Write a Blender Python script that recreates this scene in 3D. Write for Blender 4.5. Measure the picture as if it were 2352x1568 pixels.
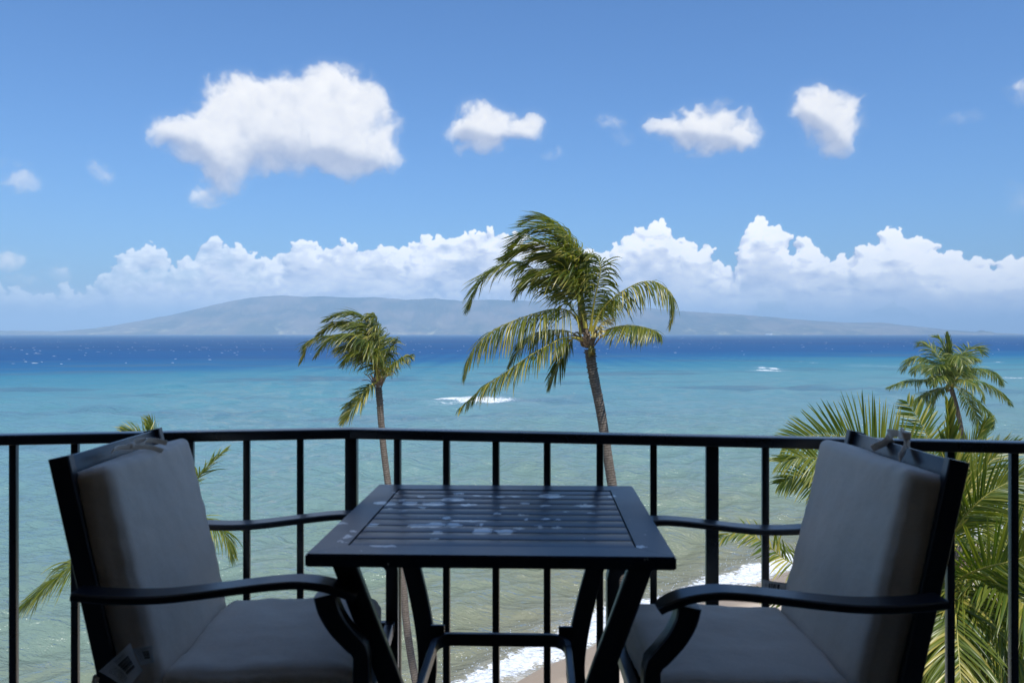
import bpy, bmesh, math, random
import numpy as np
from mathutils import Vector, Matrix

random.seed(7)
rng = np.random.default_rng(11)
for o in list(bpy.data.objects):
    bpy.data.objects.remove(o)
SC = bpy.context.scene
COL = SC.collection
R = math.radians
FLOOR = 16.8            # balcony floor above the sea
EYE = 18.0              # camera height above the sea
FD = 1837.0             # focal length in the units of my 2352 px wide sketch
HOR = 765.0
CX = 1176.0

# ------------------------------------------------------------------ camera
cam_d = bpy.data.cameras.new('camera')
cam = bpy.data.objects.new('camera', cam_d)
COL.objects.link(cam)
cam.location = (0, 0, EYE)
cam.rotation_euler = (R(90), 0, 0)
cam_d.sensor_width = 36.0
cam_d.lens = 36.0 * FD / 2352.0
cam_d.shift_y = -(784.0 - HOR) / 2352.0
cam_d.clip_start = 0.05
cam_d.clip_end = 200000
cam_d.dof.use_dof = True
cam_d.dof.focus_distance = 26.0
cam_d.dof.aperture_fstop = 6.3
SC.camera = cam

# ------------------------------------------------------------------ render / view
SC.render.engine = 'CYCLES'
SC.view_settings.view_transform = 'Standard'
SC.view_settings.look = 'None'
SC.view_settings.exposure = 0.0
SC.view_settings.gamma = 1.0
SC.view_settings.use_curve_mapping = False
cy = SC.cycles
cy.use_denoising = True
cy.max_bounces = 7
cy.diffuse_bounces = 3
cy.glossy_bounces = 3
cy.transmission_bounces = 4
cy.volume_bounces = 0
cy.transparent_max_bounces = 12
cy.caustics_reflective = False
cy.caustics_refractive = False
cy.sample_clamp_indirect = 6.0
cy.sample_clamp_direct = 20.0

# ------------------------------------------------------------------ sun
SUN_EL = R(60)
SUN_AZ = R(180 - 22)       # compass style: 0 = +Y (view direction), clockwise positive towards +X
sd = Vector((math.sin(SUN_AZ) * math.cos(SUN_EL), math.cos(SUN_AZ) * math.cos(SUN_EL), math.sin(SUN_EL)))
sun_d = bpy.data.lights.new('sun', 'SUN')
sun_d.energy = 5.0
sun_d.angle = R(0.53)
sun_d.color = (1.0, 0.965, 0.91)
sun = bpy.data.objects.new('sun', sun_d)
COL.objects.link(sun)
sun.rotation_euler = (-sd).to_track_quat('-Z', 'Y').to_euler()
sun.location = (0, -5, 60)


# ------------------------------------------------------------------ node helper
class NT:
    def __init__(self, tree):
        self.t = tree
        self.n = tree.nodes
        self.l = tree.links

    def new(self, typ, **kw):
        nd = self.n.new(typ)
        for k, v in kw.items():
            setattr(nd, k, v)
        return nd

    def put(self, sock, v):
        if v is None:
            return
        if isinstance(v, bpy.types.NodeSocket):
            self.l.new(v, sock)
        elif isinstance(v, (tuple, list)):
            if len(v) == 3 and len(sock.default_value) == 4:
                v = (*v, 1.0)
            sock.default_value = v
        else:
            try:
                sock.default_value = v
            except Exception:
                sock.default_value = (v, v, v)

    def m(self, op, a, b=None, c=None, clamp=False):
        nd = self.new('ShaderNodeMath', operation=op, use_clamp=clamp)
        for i, x in enumerate((a, b, c)):
            if x is not None:
                self.put(nd.inputs[i], x)
        return nd.outputs[0]

    def v(self, op, a, b=None, s=None):
        nd = self.new('ShaderNodeVectorMath', operation=op)
        self.put(nd.inputs[0], a)
        if b is not None:
            self.put(nd.inputs[1], b)
        if s is not None:
            self.put(nd.inputs['Scale'], s)
        return nd.outputs['Value'] if op in ('LENGTH', 'DISTANCE', 'DOT_PRODUCT') else nd.outputs[0]

    def mix(self, f, a, b, mode='MIX'):
        nd = self.new('ShaderNodeMix', data_type='RGBA', blend_type=mode, clamp_factor=True)
        self.put(nd.inputs[0], f)
        self.put(nd.inputs[6], a)
        self.put(nd.inputs[7], b)
        return nd.outputs[2]

    def mixf(self, f, a, b):
        nd = self.new('ShaderNodeMix', data_type='FLOAT', clamp_factor=True)
        self.put(nd.inputs[0], f)
        self.put(nd.inputs[2], a)
        self.put(nd.inputs[3], b)
        return nd.outputs[0]

    def noise(self, vec, scale, detail=4, rough=0.5, dist=0.0, out=0, dim='3D'):
        nd = self.new('ShaderNodeTexNoise', noise_dimensions=dim)
        self.put(nd.inputs['Vector'], vec)
        nd.inputs['Scale'].default_value = scale
        nd.inputs['Detail'].default_value = detail
        nd.inputs['Roughness'].default_value = rough
        nd.inputs['Distortion'].default_value = dist
        return nd.outputs[out]

    def voro(self, vec, scale, detail=0, rough=0.5, feature='F1', out='Distance', rnd=1.0, dim='3D', smooth=None):
        nd = self.new('ShaderNodeTexVoronoi', feature=feature, voronoi_dimensions=dim)
        self.put(nd.inputs['Vector'], vec)
        nd.inputs['Scale'].default_value = scale
        if 'Detail' in nd.inputs:
            nd.inputs['Detail'].default_value = detail
            nd.inputs['Roughness'].default_value = rough
        if smooth is not None and 'Smoothness' in nd.inputs:
            nd.inputs['Smoothness'].default_value = smooth
        nd.inputs['Randomness'].default_value = rnd
        return nd.outputs[out]

    def smooth(self, x, a, b, lo=0.0, hi=1.0, typ='SMOOTHSTEP'):
        nd = self.new('ShaderNodeMapRange', interpolation_type=typ)
        self.put(nd.inputs[0], x)
        nd.inputs[1].default_value = a
        nd.inputs[2].default_value = b
        nd.inputs[3].default_value = lo
        nd.inputs[4].default_value = hi
        return nd.outputs[0]

    def ramp(self, x, stops, interp='LINEAR'):
        nd = self.new('ShaderNodeValToRGB')
        cr = nd.color_ramp
        cr.interpolation = interp
        while len(cr.elements) > 1:
            cr.elements.remove(cr.elements[0])
        cr.elements[0].position = stops[0][0]
        cr.elements[0].color = (*stops[0][1], 1)
        for p, c in stops[1:]:
            e = cr.elements.new(p)
            e.color = (*c, 1)
        self.put(nd.inputs[0], x)
        return nd.outputs[0]

    def curve(self, x, pts):
        nd = self.new('ShaderNodeFloatCurve')
        cu = nd.mapping.curves[0]
        nd.mapping.use_clip = False
        xs = sorted(pts)
        while len(cu.points) < len(xs):
            cu.points.new(0.5, 0.5)
        for p, q in zip(cu.points, xs):
            p.location = q
            p.handle_type = 'AUTO_CLAMPED'
        nd.mapping.update()
        self.put(nd.inputs['Value'], x)
        return nd.outputs[0]

    def sep(self, vec):
        nd = self.new('ShaderNodeSeparateXYZ')
        self.put(nd.inputs[0], vec)
        return nd.outputs

    def comb(self, x, y, z=0.0):
        nd = self.new('ShaderNodeCombineXYZ')
        self.put(nd.inputs[0], x)
        self.put(nd.inputs[1], y)
        self.put(nd.inputs[2], z)
        return nd.outputs[0]

    def bump(self, h, strength=0.5, dist=0.01, normal=None):
        nd = self.new('ShaderNodeBump')
        self.put(nd.inputs['Strength'], strength)
        self.put(nd.inputs['Distance'], dist)
        self.put(nd.inputs['Height'], h)
        if normal is not None:
            self.l.new(normal, nd.inputs['Normal'])
        return nd.outputs[0]


def azel(px, py):
    """Sky direction of a point in the sketch."""
    a = math.atan((px - CX) / FD)
    e = math.atan((HOR - py) / FD * math.cos(a))
    return a, e


# ------------------------------------------------------------------ world: clear sky and fair weather cumulus
SKY_TINT = (0.57, 0.87, 1.19)
SKY_STRENGTH = 0.145


def make_world():
    w = bpy.data.worlds.new('World')
    SC.world = w
    w.use_nodes = True
    T = NT(w.node_tree)
    T.n.clear()
    out = T.new('ShaderNodeOutputWorld')
    bg = T.new('ShaderNodeBackground')
    T.l.new(bg.outputs[0], out.inputs[0])
    bg.inputs['Strength'].default_value = SKY_STRENGTH
    sky = T.new('ShaderNodeTexSky', sky_type='NISHITA')
    sky.sun_disc = False
    sky.sun_elevation = SUN_EL
    sky.sun_rotation = SUN_AZ
    sky.altitude = 0
    sky.air_density = 1.0
    sky.dust_density = 1.8
    sky.ozone_density = 3.2
    skyc = T.mix(1.0, sky.outputs[0], SKY_TINT, 'MULTIPLY')

    T.l.new(skyc, bg.inputs['Color'])
    w.cycles.sampling_method = 'MANUAL'
    w.cycles.sample_map_resolution = 256



CLOUDS = [
    (780, 225, 95, 75), (830, 300, 72, 90), (690, 250, 110, 80), (600, 232, 80, 60), (520, 232, 72, 50), (560, 310, 120, 75),
    (700, 330, 120, 62), (800, 355, 85, 42), (470, 330, 85, 48), (400, 308, 50, 34), (362, 288, 24, 30, .5),
    (510, 425, 52, 34, .9), (470, 462, 36, 24, .7), (892, 335, 26, 40, .5), (520, 372, 90, 38),
    (1100, 278, 55, 38), (1160, 290, 68, 34), (1212, 290, 38, 22), (1105, 322, 50, 28), (1058, 300, 30, 18, .8),
    (1405, 275, 38, 26, .36), (1430, 325, 28, 20, .26), (1270, 350, 28, 15, .35),
    (1610, 272, 62, 38), (1560, 300, 66, 26), (1672, 300, 62, 38), (1640, 335, 60, 26), (1716, 315, 34, 20), (1508, 300, 30, 16, .6),
    (1868, 240, 50, 38), (1930, 240, 50, 38), (1900, 288, 56, 38), (1950, 288, 42, 28), (1930, 335, 30, 22, .8), (1838, 268, 26, 24, .5),
    (230, 395, 28, 30, .4), (50, 425, 38, 22, .5), (8, 600, 48, 26, .7), (2342, 208, 36, 28, .65), (2205, 280, 40, 18, .25),
    (2340, 450, 34, 38, .25), (20, 385, 50, 22, .22), (60, 655, 45, 20, .6), (145, 635, 25, 12, .5),
]
BANK = [(-700, 600), (-300, 640), (-60, 600), (0, 655), (60, 640), (100, 668), (150, 640), (200, 640), (255, 610), (275, 562), (318, 568), (345, 550),
        (380, 570), (400, 610), (440, 572), (470, 548), (492, 530), (530, 545), (590, 580), (640, 582), (668, 548), (694, 532),
        (740, 560), (790, 540), (830, 560), (870, 552), (930, 562), (975, 525), (1045, 535), (1120, 514), (1180, 522), (1250, 545),
        (1330, 552), (1400, 565), (1430, 530), (1462, 520), (1490, 492), (1530, 495), (1548, 540), (1590, 552), (1620, 545), (1655, 595),
        (1695, 612), (1705, 535), (1730, 505), (1760, 482), (1795, 500), (1815, 548), (1850, 538), (1900, 565), (1950, 588), (1990, 545), (2050, 512),
        (2090, 520), (2135, 530), (2170, 550), (2210, 575), (2280, 590), (2352, 580), (2440, 600), (2600, 560), (3000, 620)]
make_world()


# ================================================================== generic mesh tools


def link(o, parent=None):
    COL.objects.link(o)
    if parent is not None:
        o.parent = parent
    return o


def tag(o, label=None, cat=None, group=None, kind=None):
    if label:
        o['label'] = label
    if cat:
        o['category'] = cat
    if group:
        o['group'] = group
    if kind:
        o['kind'] = kind
    return o


def empty(name, loc, rz=0.0):
    o = bpy.data.objects.new(name, None)
    o.location = loc
    o.rotation_euler = (0, 0, rz)
    o.empty_display_size = 0.2
    return link(o)


class MB:
    """Collects shapes for one mesh."""

    def __init__(self):
        self.v, self.f, self.mi, self.n = [], [], [], 0

    def add(self, verts, faces, mat=0):
        verts = [tuple(p) for p in verts]
        self.v += verts
        self.f += [tuple(i + self.n for i in q) for q in faces]
        self.mi += [mat] * len(faces)
        self.n += len(verts)

    def box(self, c, s, rot=None, bevel=0.0, mat=0):
        bm = bmesh.new()
        bmesh.ops.create_cube(bm, size=1.0)
        for p in bm.verts:
            p.co = Vector((p.co.x * s[0], p.co.y * s[1], p.co.z * s[2]))
        if bevel:
            bmesh.ops.bevel(bm, geom=list(bm.edges), offset=bevel, segments=2, affect='EDGES', profile=0.6)
        M = Matrix.Translation(Vector(c)) @ (rot.to_4x4() if rot is not None else Matrix.Identity(4))
        bm.verts.index_update()
        self.add([M @ p.co for p in bm.verts], [[q.index for q in f.verts] for f in bm.faces], mat)
        bm.free()

    def sweep(self, pts, w, h, side=(0, 1, 0), ch=0.2, mat=0, widths=None, heights=None):
        """Chamfered rectangular bar along a path. side = direction of the width w, h = thickness across the path."""
        pts = [Vector(p) for p in pts]
        side = Vector(side).normalized()
        n = len(pts)
        prof0 = []
        rings = []
        for i, p in enumerate(pts):
            t = (pts[min(i + 1, n - 1)] - pts[max(i - 1, 0)]).normalized()
            s = (side - t * side.dot(t)).normalized()
            u = s.cross(t).normalized()
            ww = (widths[i] if widths else w) / 2
            hh = (heights[i] if heights else h) / 2
            c = min(ww, hh) * ch
            ring = []
            for sx, sy in ((1, 1), (-1, 1), (-1, -1), (1, -1)):
                if (sx, sy) in ((1, 1), (-1, -1)):
                    a, b_ = (ww * sx, (hh - c) * sy), ((ww - c) * sx, hh * sy)
                else:
                    a, b_ = ((ww - c) * sx, hh * sy), (ww * sx, (hh - c) * sy)
                ring += [p + s * a[0] + u * a[1], p + s * b_[0] + u * b_[1]]
            rings.append(ring)
        vs = [q for r_ in rings for q in r_]
        fs = []
        for i in range(n - 1):
            for k in range(8):
                a, b_ = i * 8 + k, i * 8 + (k + 1) % 8
                fs.append((a, b_, b_ + 8, a + 8))
        fs.append(tuple(range(7, -1, -1)))
        fs.append(tuple((n - 1) * 8 + k for k in range(8)))
        self.add(vs, fs, mat)

    def tube(self, pts, radii, seg=10, mat=0, squash=None):
        pts = [Vector(p) for p in pts]
        n = len(pts)
        vs, fs = [], []
        ref = Vector((0, 0, 1)) if abs((pts[-1] - pts[0]).normalized().z) < 0.9 else Vector((1, 0, 0))
        for i, p in enumerate(pts):
            t = (pts[min(i + 1, n - 1)] - pts[max(i - 1, 0)]).normalized()
            a = ref.cross(t).normalized()
            b_ = t.cross(a).normalized()
            r_ = radii[i] if hasattr(radii, '__len__') else radii
            for k in range(seg):
                th = 2 * math.pi * k / seg
                vs.append(p + a * (math.cos(th) * r_) + b_ * (math.sin(th) * r_ * (squash or 1)))
        for i in range(n - 1):
            for k in range(seg):
                a, b_ = i * seg + k, i * seg + (k + 1) % seg
                fs.append((a, b_, b_ + seg, a + seg))
        fs.append(tuple(range(seg - 1, -1, -1)))
        fs.append(tuple((n - 1) * seg + k for k in range(seg)))
        self.add(vs, fs, mat)

    def build(self, name, mats, parent=None, smooth=None):
        me = bpy.data.meshes.new(name)
        me.from_pydata(self.v, [], self.f)
        if not isinstance(mats, (list, tuple)):
            mats = [mats]
        for m_ in mats:
            me.materials.append(m_)
        if len(mats) > 1:
            me.polygons.foreach_set('material_index', self.mi)
        bm = bmesh.new()
        bm.from_mesh(me)
        bmesh.ops.recalc_face_normals(bm, faces=bm.faces)
        bm.to_mesh(me)
        bm.free()
        if smooth is not None:
            me.shade_smooth()
            me.set_sharp_from_angle(angle=R(smooth))
        me.update()
        return link(bpy.data.objects.new(name, me), parent)


def np_mesh(name, co, quads, mats, attrs=None, smooth=True, parent=None, mat_index=None):
    """Fast mesh from arrays. attrs: name -> (n,) float or (n,3) colour, on points."""
    me = bpy.data.meshes.new(name)
    co = np.asarray(co, dtype=np.float32)
    quads = np.asarray(quads, dtype=np.int32)
    k = quads.shape[1]
    me.vertices.add(len(co))
    me.vertices.foreach_set('co', co.ravel())
    me.loops.add(quads.size)
    me.loops.foreach_set('vertex_index', quads.ravel())
    me.polygons.add(len(quads))
    me.polygons.foreach_set('loop_start', np.arange(0, quads.size, k, dtype=np.int32))
    if mat_index is not None:
        me.polygons.foreach_set('material_index', np.asarray(mat_index, dtype=np.int32))
    me.update(calc_edges=True)
    me.validate()
    for an, av in (attrs or {}).items():
        av = np.asarray(av, dtype=np.float32)
        if av.ndim == 1:
            a = me.attributes.new(an, 'FLOAT', 'POINT')
            a.data.foreach_set('value', av)
        else:
            a = me.attributes.new(an, 'FLOAT_COLOR', 'POINT')
            a.data.foreach_set('color', np.hstack([av, np.ones((len(av), 1), np.float32)]).ravel())
    for m_ in (mats if isinstance(mats, (list, tuple)) else [mats]):
        me.materials.append(m_)
    if smooth:
        me.shade_smooth()
    return link(bpy.data.objects.new(name, me), parent)


def catmull(pts, n):
    P = np.array(pts, float)
    P = np.vstack([2 * P[0] - P[1], P, 2 * P[-1] - P[-2]])
    out = []
    m_ = len(P) - 3
    for i in range(m_):
        p0, p1, p2, p3 = P[i:i + 4]
        for t in np.linspace(0, 1, 24, endpoint=(i == m_ - 1)):
            out.append(0.5 * ((2 * p1) + (p2 - p0) * t + (2 * p0 - 5 * p1 + 4 * p2 - p3) * t ** 2 + (3 * p1 - p0 - 3 * p2 + p3) * t ** 3))
    out = np.array(out)
    d = np.r_[0, np.cumsum(np.linalg.norm(np.diff(out, axis=0), axis=1))]
    s = np.linspace(0, d[-1], n)
    return np.stack([np.interp(s, d, out[:, k]) for k in range(out.shape[1])], 1), d[-1]


def material(name):
    m_ = bpy.data.materials.new(name)
    m_.use_nodes = True
    T = NT(m_.node_tree)
    p = T.n['Principled BSDF']
    return m_, T, p


# ================================================================== materials
def mat_black_metal():
    """Powder coated aluminium: near black, satin, a few chips and dust."""
    m_, T, p = material('black_metal')
    tc = T.new('ShaderNodeTexCoord').outputs['Object']
    n = T.noise(tc, 9, 5, 0.6)
    chips = T.smooth(T.noise(tc, 60, 4, 0.7), 0.715, 0.73)
    base = T.mix(n, (0.006, 0.008, 0.013), (0.013, 0.017, 0.026))
    T.put(p.inputs['Base Color'], T.mix(T.m('MULTIPLY', chips, 0.7), base, (0.22, 0.21, 0.19)))
    T.put(p.inputs['Roughness'], T.mixf(n, 0.24, 0.38))
    T.put(p.inputs['Specular IOR Level'], 0.8)
    T.put(p.inputs['Normal'], T.bump(T.noise(tc, 420, 2, 0.5), 0.12, 0.001))
    return m_


def mat_rail_metal():
    m_, T, p = material('rail_paint')
    tc = T.new('ShaderNodeTexCoord').outputs['Object']
    n = T.noise(tc, 5, 5, 0.6)
    T.put(p.inputs['Base Color'], T.mix(n, (0.008, 0.009, 0.012), (0.016, 0.018, 0.024)))
    T.put(p.inputs['Roughness'], T.mixf(n, 0.22, 0.34))
    T.put(p.inputs['Specular IOR Level'], 0.9)
    T.put(p.inputs['Normal'], T.bump(T.noise(tc, 300, 2, 0.5), 0.15, 0.001))
    return m_


def mat_fabric():
    m_, T, p = material('cushion_fabric')
    tc = T.new('ShaderNodeTexCoord').outputs['Object']
    wv = T.noise(T.v('MULTIPLY', tc, (1, 1, 6)), 160, 2, 0.5)
    wh = T.noise(T.v('MULTIPLY', tc, (6, 6, 1)), 160, 2, 0.5)
    wv2 = T.m('ADD', wv, wh)
    st = T.noise(tc, 4, 5, 0.6)
    c = T.mix(st, (0.83, 0.665, 0.52), (0.90, 0.735, 0.59))
    c = T.mix(T.m('MULTIPLY', T.smooth(wv2, 0.8, 1.25), 0.35), c, (0.66, 0.55, 0.44))
    T.put(p.inputs['Base Color'], c)
    T.put(p.inputs['Roughness'], 0.92)
    T.put(p.inputs['Sheen Weight'], 0.12)
    T.put(p.inputs['Specular IOR Level'], 0.2)
    b1 = T.bump(T.noise(tc, 9, 3, 0.5), 0.35, 0.02)
    T.put(p.inputs['Normal'], T.bump(wv2, 0.25, 0.002, b1))
    return m_


# blotches of bare primer on the table, in the table's own frame (x across, y away): x, y, rx, ry
TAB = (-0.035, 2.085, -1.9)      # centre and turn of the table on the balcony


def _peel():
    src = [(940,245,60,9),(1430,227,62,10),(600,265,60,8),(720,265,40,9),(845,267,60,8),(1015,271,35,7),(1610,275,48,7),(1405,275,22,5),(685,247,15,5),
           (785,285,18,4),(905,337,25,6),(530,373,28,8),(775,377,72,8),(850,372,42,13),(945,375,38,11),(860,410,32,8),(1088,403,48,16),(1200,408,46,13),
           (1285,322,20,5),(1155,317,14,5),(1380,383,25,8),(1462,386,22,6),(1080,370,16,5),(985,350,60,4),(1060,352,50,4),(590,481,68,6),(1885,484,25,8),
           (403,435,16,10),(380,460,10,9),(435,407,20,4),(1310,345,12,5),(1405,342,18,4),(1467,345,12,4),(1180,232,20,3),(1245,230,22,3),(775,230,18,3),
           (1740,230,20,4),(375,367,18,6),(1275,390,25,5),(845,443,20,4),(1305,265,18,4),(970,215,20,3),(1120,229,14,3),(1060,226,12,3),(650,213,18,3),
           (1510,306,10,3),(1630,312,14,3),(620,290,20,3),(1190,283,16,3),(690,300,14,3)]
    out = []
    c, s_ = math.cos(R(-TAB[2])), math.sin(R(-TAB[2]))
    for x, y, rx, ry in src:
        X, Yp = (800 + x / 1.68) / 1.306, (1350 + y / 1.68) / 1.306
        D = 0.47 * FD / (Yp - HOR)
        wx, wy = (X - CX) * D / FD - TAB[0], D - TAB[1]
        out.append((wx * c - wy * s_, wx * s_ + wy * c, rx / 2.194 * D / FD * 1.15, ry / 2.194 * D * D / (0.47 * FD) * 1.15))
    return out


PEEL = _peel()


def mat_table():
    m_, T, p = material('table_paint')
    tc = T.new('ShaderNodeTexCoord').outputs['Object']
    geo = tc
    n = T.noise(geo, 7, 6, 0.65)
    fine = T.noise(geo, 45, 4, 0.65)
    w = T.v('SUBTRACT', T.noise(geo, 55, 4, 0.7, out=1), (0.5, 0.5, 0.5))
    Q = T.v('ADD', geo, T.v('MULTIPLY', w, (0.060, 0.030, 0.0)))
    acc = None
    for (x, y, rx, ry) in PEEL:
        d = T.v('MULTIPLY', T.v('SUBTRACT', Q, (x, y, 0)), (1 / rx, 1 / ry, 0))
        q = T.m('SUBTRACT', 1.0, T.v('DOT_PRODUCT', d, d))
        acc = q if acc is None else T.m('MAXIMUM', acc, q)
    peel = T.smooth(acc, 0.18, 0.26)
    small = T.m('MULTIPLY', T.smooth(T.noise(geo, 70, 3, 0.6), 0.70, 0.72), 0.75)
    peel = T.m('MAXIMUM', peel, small)
    base = T.mix(n, (0.004, 0.009, 0.022), (0.010, 0.022, 0.050))
    base = T.mix(T.m('MULTIPLY', T.smooth(fine, 0.55, 0.75), 0.35), base, (0.035, 0.045, 0.07))
    T.put(p.inputs['Base Color'], T.mix(peel, base, (0.86, 0.83, 0.78)))
    T.put(p.inputs['Roughness'], T.mixf(peel, T.mixf(n, 0.26, 0.40), 0.24))
    T.put(p.inputs['Specular IOR Level'], T.mixf(peel, 0.8, 1.3))
    b1 = T.bump(T.m('SUBTRACT', 1.0, peel), 0.15, 0.001)
    T.put(p.inputs['Normal'], T.bump(T.noise(geo, 260, 2, 0.5), 0.10, 0.001, b1))
    return m_


def mat_plain(name, c0, c1, scale=4, rough=0.8, bump=0.2, bscale=40, bdist=0.01):
    m_, T, p = material(name)
    tc = T.new('ShaderNodeTexCoord').outputs['Object']
    n = T.noise(tc, scale, 6, 0.6)
    T.put(p.inputs['Base Color'], T.mix(T.smooth(n, 0.3, 0.7), c0, c1))
    T.put(p.inputs['Roughness'], rough)
    T.put(p.inputs['Normal'], T.bump(T.noise(tc, bscale, 4, 0.6), bump, bdist))
    return m_


def mat_tag():
    """Sewn-in care label: white satin with printed lines and a bar code; printed in the label's own coordinates."""
    m_, T, p = material('care_label')
    at = T.new('ShaderNodeAttribute', attribute_type='GEOMETRY', attribute_name='tp').outputs['Vector']
    x, y, z = T.sep(at)[:3]

    def rect(x0, x1, y0, y1):
        a = T.m('MULTIPLY', T.m('GREATER_THAN', x, x0), T.m('LESS_THAN', x, x1))
        b = T.m('MULTIPLY', T.m('GREATER_THAN', y, y0), T.m('LESS_THAN', y, y1))
        return T.m('MULTIPLY', a, b)
    bars = T.m('GREATER_THAN', T.noise(T.comb(T.m('MULTIPLY', x, 1.0), 0.0), 26, 2, 0.8), 0.47)
    code = T.m('MULTIPLY', bars, rect(0.28, 0.74, 0.38, 0.80))
    ln = T.m('GREATER_THAN', T.noise(T.comb(T.m('MULTIPLY', x, 24.0), T.m('FLOOR', T.m('MULTIPLY', y, 26.0))), 1.0, 3, 0.7), 0.5)
    row = T.m('GREATER_THAN', T.m('FRACT', T.m('MULTIPLY', y, 26.0)), 0.45)
    txt = T.m('MULTIPLY', T.m('MULTIPLY', ln, row), T.m('MAXIMUM', rect(0.2, 0.8, 0.1, 0.32), rect(0.78, 0.9, 0.4, 0.75)))
    ink = T.m('MAXIMUM', code, T.m('MULTIPLY', txt, 0.7))
    T.put(p.inputs['Base Color'], T.mix(ink, (0.78, 0.78, 0.78), (0.03, 0.03, 0.035)))
    T.put(p.inputs['Roughness'], 0.5)
    return m_


def mat_leaf(name, g0, g1, dry, dryamt=0.25, trans=0.35):
    """Palm leaflets. col.r = one random number per leaflet, col.g = place along the leaflet, col.b = random per frond."""
    m_, T, p = material(name)
    at = T.sep(T.new('ShaderNodeAttribute', attribute_type='GEOMETRY', attribute_name='col').outputs['Vector'])
    c = T.mix(at[0], g0, g1)
    tip = T.m('MULTIPLY', T.smooth(at[1], 0.55, 1.0), T.smooth(at[0], 0.35, 1.0))
    ylw = T.m('ADD', T.m('MULTIPLY', tip, 0.75), T.m('MULTIPLY', T.smooth(T.m('ADD', at[0], T.m('MULTIPLY', at[2], 0.3)), 1.15 - dryamt, 1.25 - dryamt * .5), 0.9), clamp=True)
    c = T.mix(ylw, c, dry)
    T.put(p.inputs['Base Color'], c)
    T.put(p.inputs['Roughness'], 0.33)
    T.put(p.inputs['Specular IOR Level'], 0.5)
    tr = T.new('ShaderNodeBsdfTranslucent')
    T.put(tr.inputs[0], T.mix(1.0, c, (1.5, 1.7, 0.6), 'MULTIPLY'))
    mx = T.new('ShaderNodeMixShader')
    mx.inputs[0].default_value = trans
    T.l.new(p.outputs[0], mx.inputs[1])
    T.l.new(tr.outputs[0], mx.inputs[2])
    T.l.new(mx.outputs[0], T.n['Material Output'].inputs[0])
    return m_


def mat_rachis(name, c0, c1):
    m_, T, p = material(name)
    at = T.sep(T.new('ShaderNodeAttribute', attribute_type='GEOMETRY', attribute_name='col').outputs['Vector'])
    T.put(p.inputs['Base Color'], T.mix(T.smooth(at[1], 0.0, 0.9), c0, c1))
    T.put(p.inputs['Roughness'], 0.45)
    return m_


def mat_trunk():
    m_, T, p = material('palm_bark')
    at = T.sep(T.new('ShaderNodeAttribute', attribute_type='GEOMETRY', attribute_name='col').outputs['Vector'])
    tc = T.new('ShaderNodeTexCoord').outputs['Object']
    n = T.noise(tc, 14, 5, 0.65)
    fib = T.noise(T.v('MULTIPLY', tc, (1, 1, 0.12)), 70, 3, 0.6)
    c = T.mix(T.smooth(n, 0.3, 0.7), (0.11, 0.085, 0.065), (0.23, 0.19, 0.155))
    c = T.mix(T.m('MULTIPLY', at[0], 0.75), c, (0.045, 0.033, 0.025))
    c = T.mix(T.m('MULTIPLY', T.smooth(fib, 0.5, 0.8), 0.4), c, (0.30, 0.26, 0.22))
    T.put(p.inputs['Base Color'], c)
    T.put(p.inputs['Roughness'], 0.9)
    T.put(p.inputs['Normal'], T.bump(T.m('ADD', fib, n), 0.6, 0.02))
    return m_


M = {
    'metal': mat_black_metal(), 'rail': mat_rail_metal(), 'fabric': mat_fabric(), 'table': mat_table(), 'tag': mat_tag(),
    'leaf': mat_leaf('palm_leaf', (0.055, 0.088, 0.012), (0.20, 0.20, 0.026), (0.46, 0.37, 0.08), 0.17, 0.36),
    'leaf_near': mat_leaf('palm_leaf_near', (0.065, 0.112, 0.014), (0.24, 0.245, 0.034), (0.50, 0.41, 0.10), 0.17, 0.42),
    'leaf_far': mat_leaf('palm_leaf_far', (0.055, 0.100, 0.020), (0.20, 0.225, 0.038), (0.40, 0.36, 0.09), 0.14, 0.38),
    'rachis': mat_rachis('palm_rib', (0.42, 0.36, 0.06), (0.26, 0.24, 0.05)),
    'flower': mat_rachis('palm_flower', (0.50, 0.40, 0.12), (0.55, 0.46, 0.18)),
    'sheath': mat_plain('palm_fibre', (0.12, 0.075, 0.05), (0.34, 0.25, 0.18), 9, 0.9, 0.6, 60, 0.02),
    'trunk': mat_trunk(),
    'nut': mat_plain('coconut_husk', (0.10, 0.12, 0.02), (0.22, 0.16, 0.04), 6, 0.5),
    'plaster': mat_plain('room_plaster', (0.055, 0.05, 0.045), (0.07, 0.065, 0.06), 3, 0.9, 0.2, 60),
    'ceiling': mat_plain('lanai_ceiling', (0.42, 0.41, 0.39), (0.48, 0.47, 0.45), 3, 0.9, 0.3, 90),
    'tile': mat_plain('balcony_tile', (0.10, 0.085, 0.07), (0.15, 0.13, 0.11), 2, 0.6, 0.2, 30),
}


def P3(px, py, Y):
    """A point in the sketch at distance Y, in world metres."""
    return Vector(((px - CX) * Y / FD, Y, EYE - (py - HOR) * Y / FD))


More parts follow.
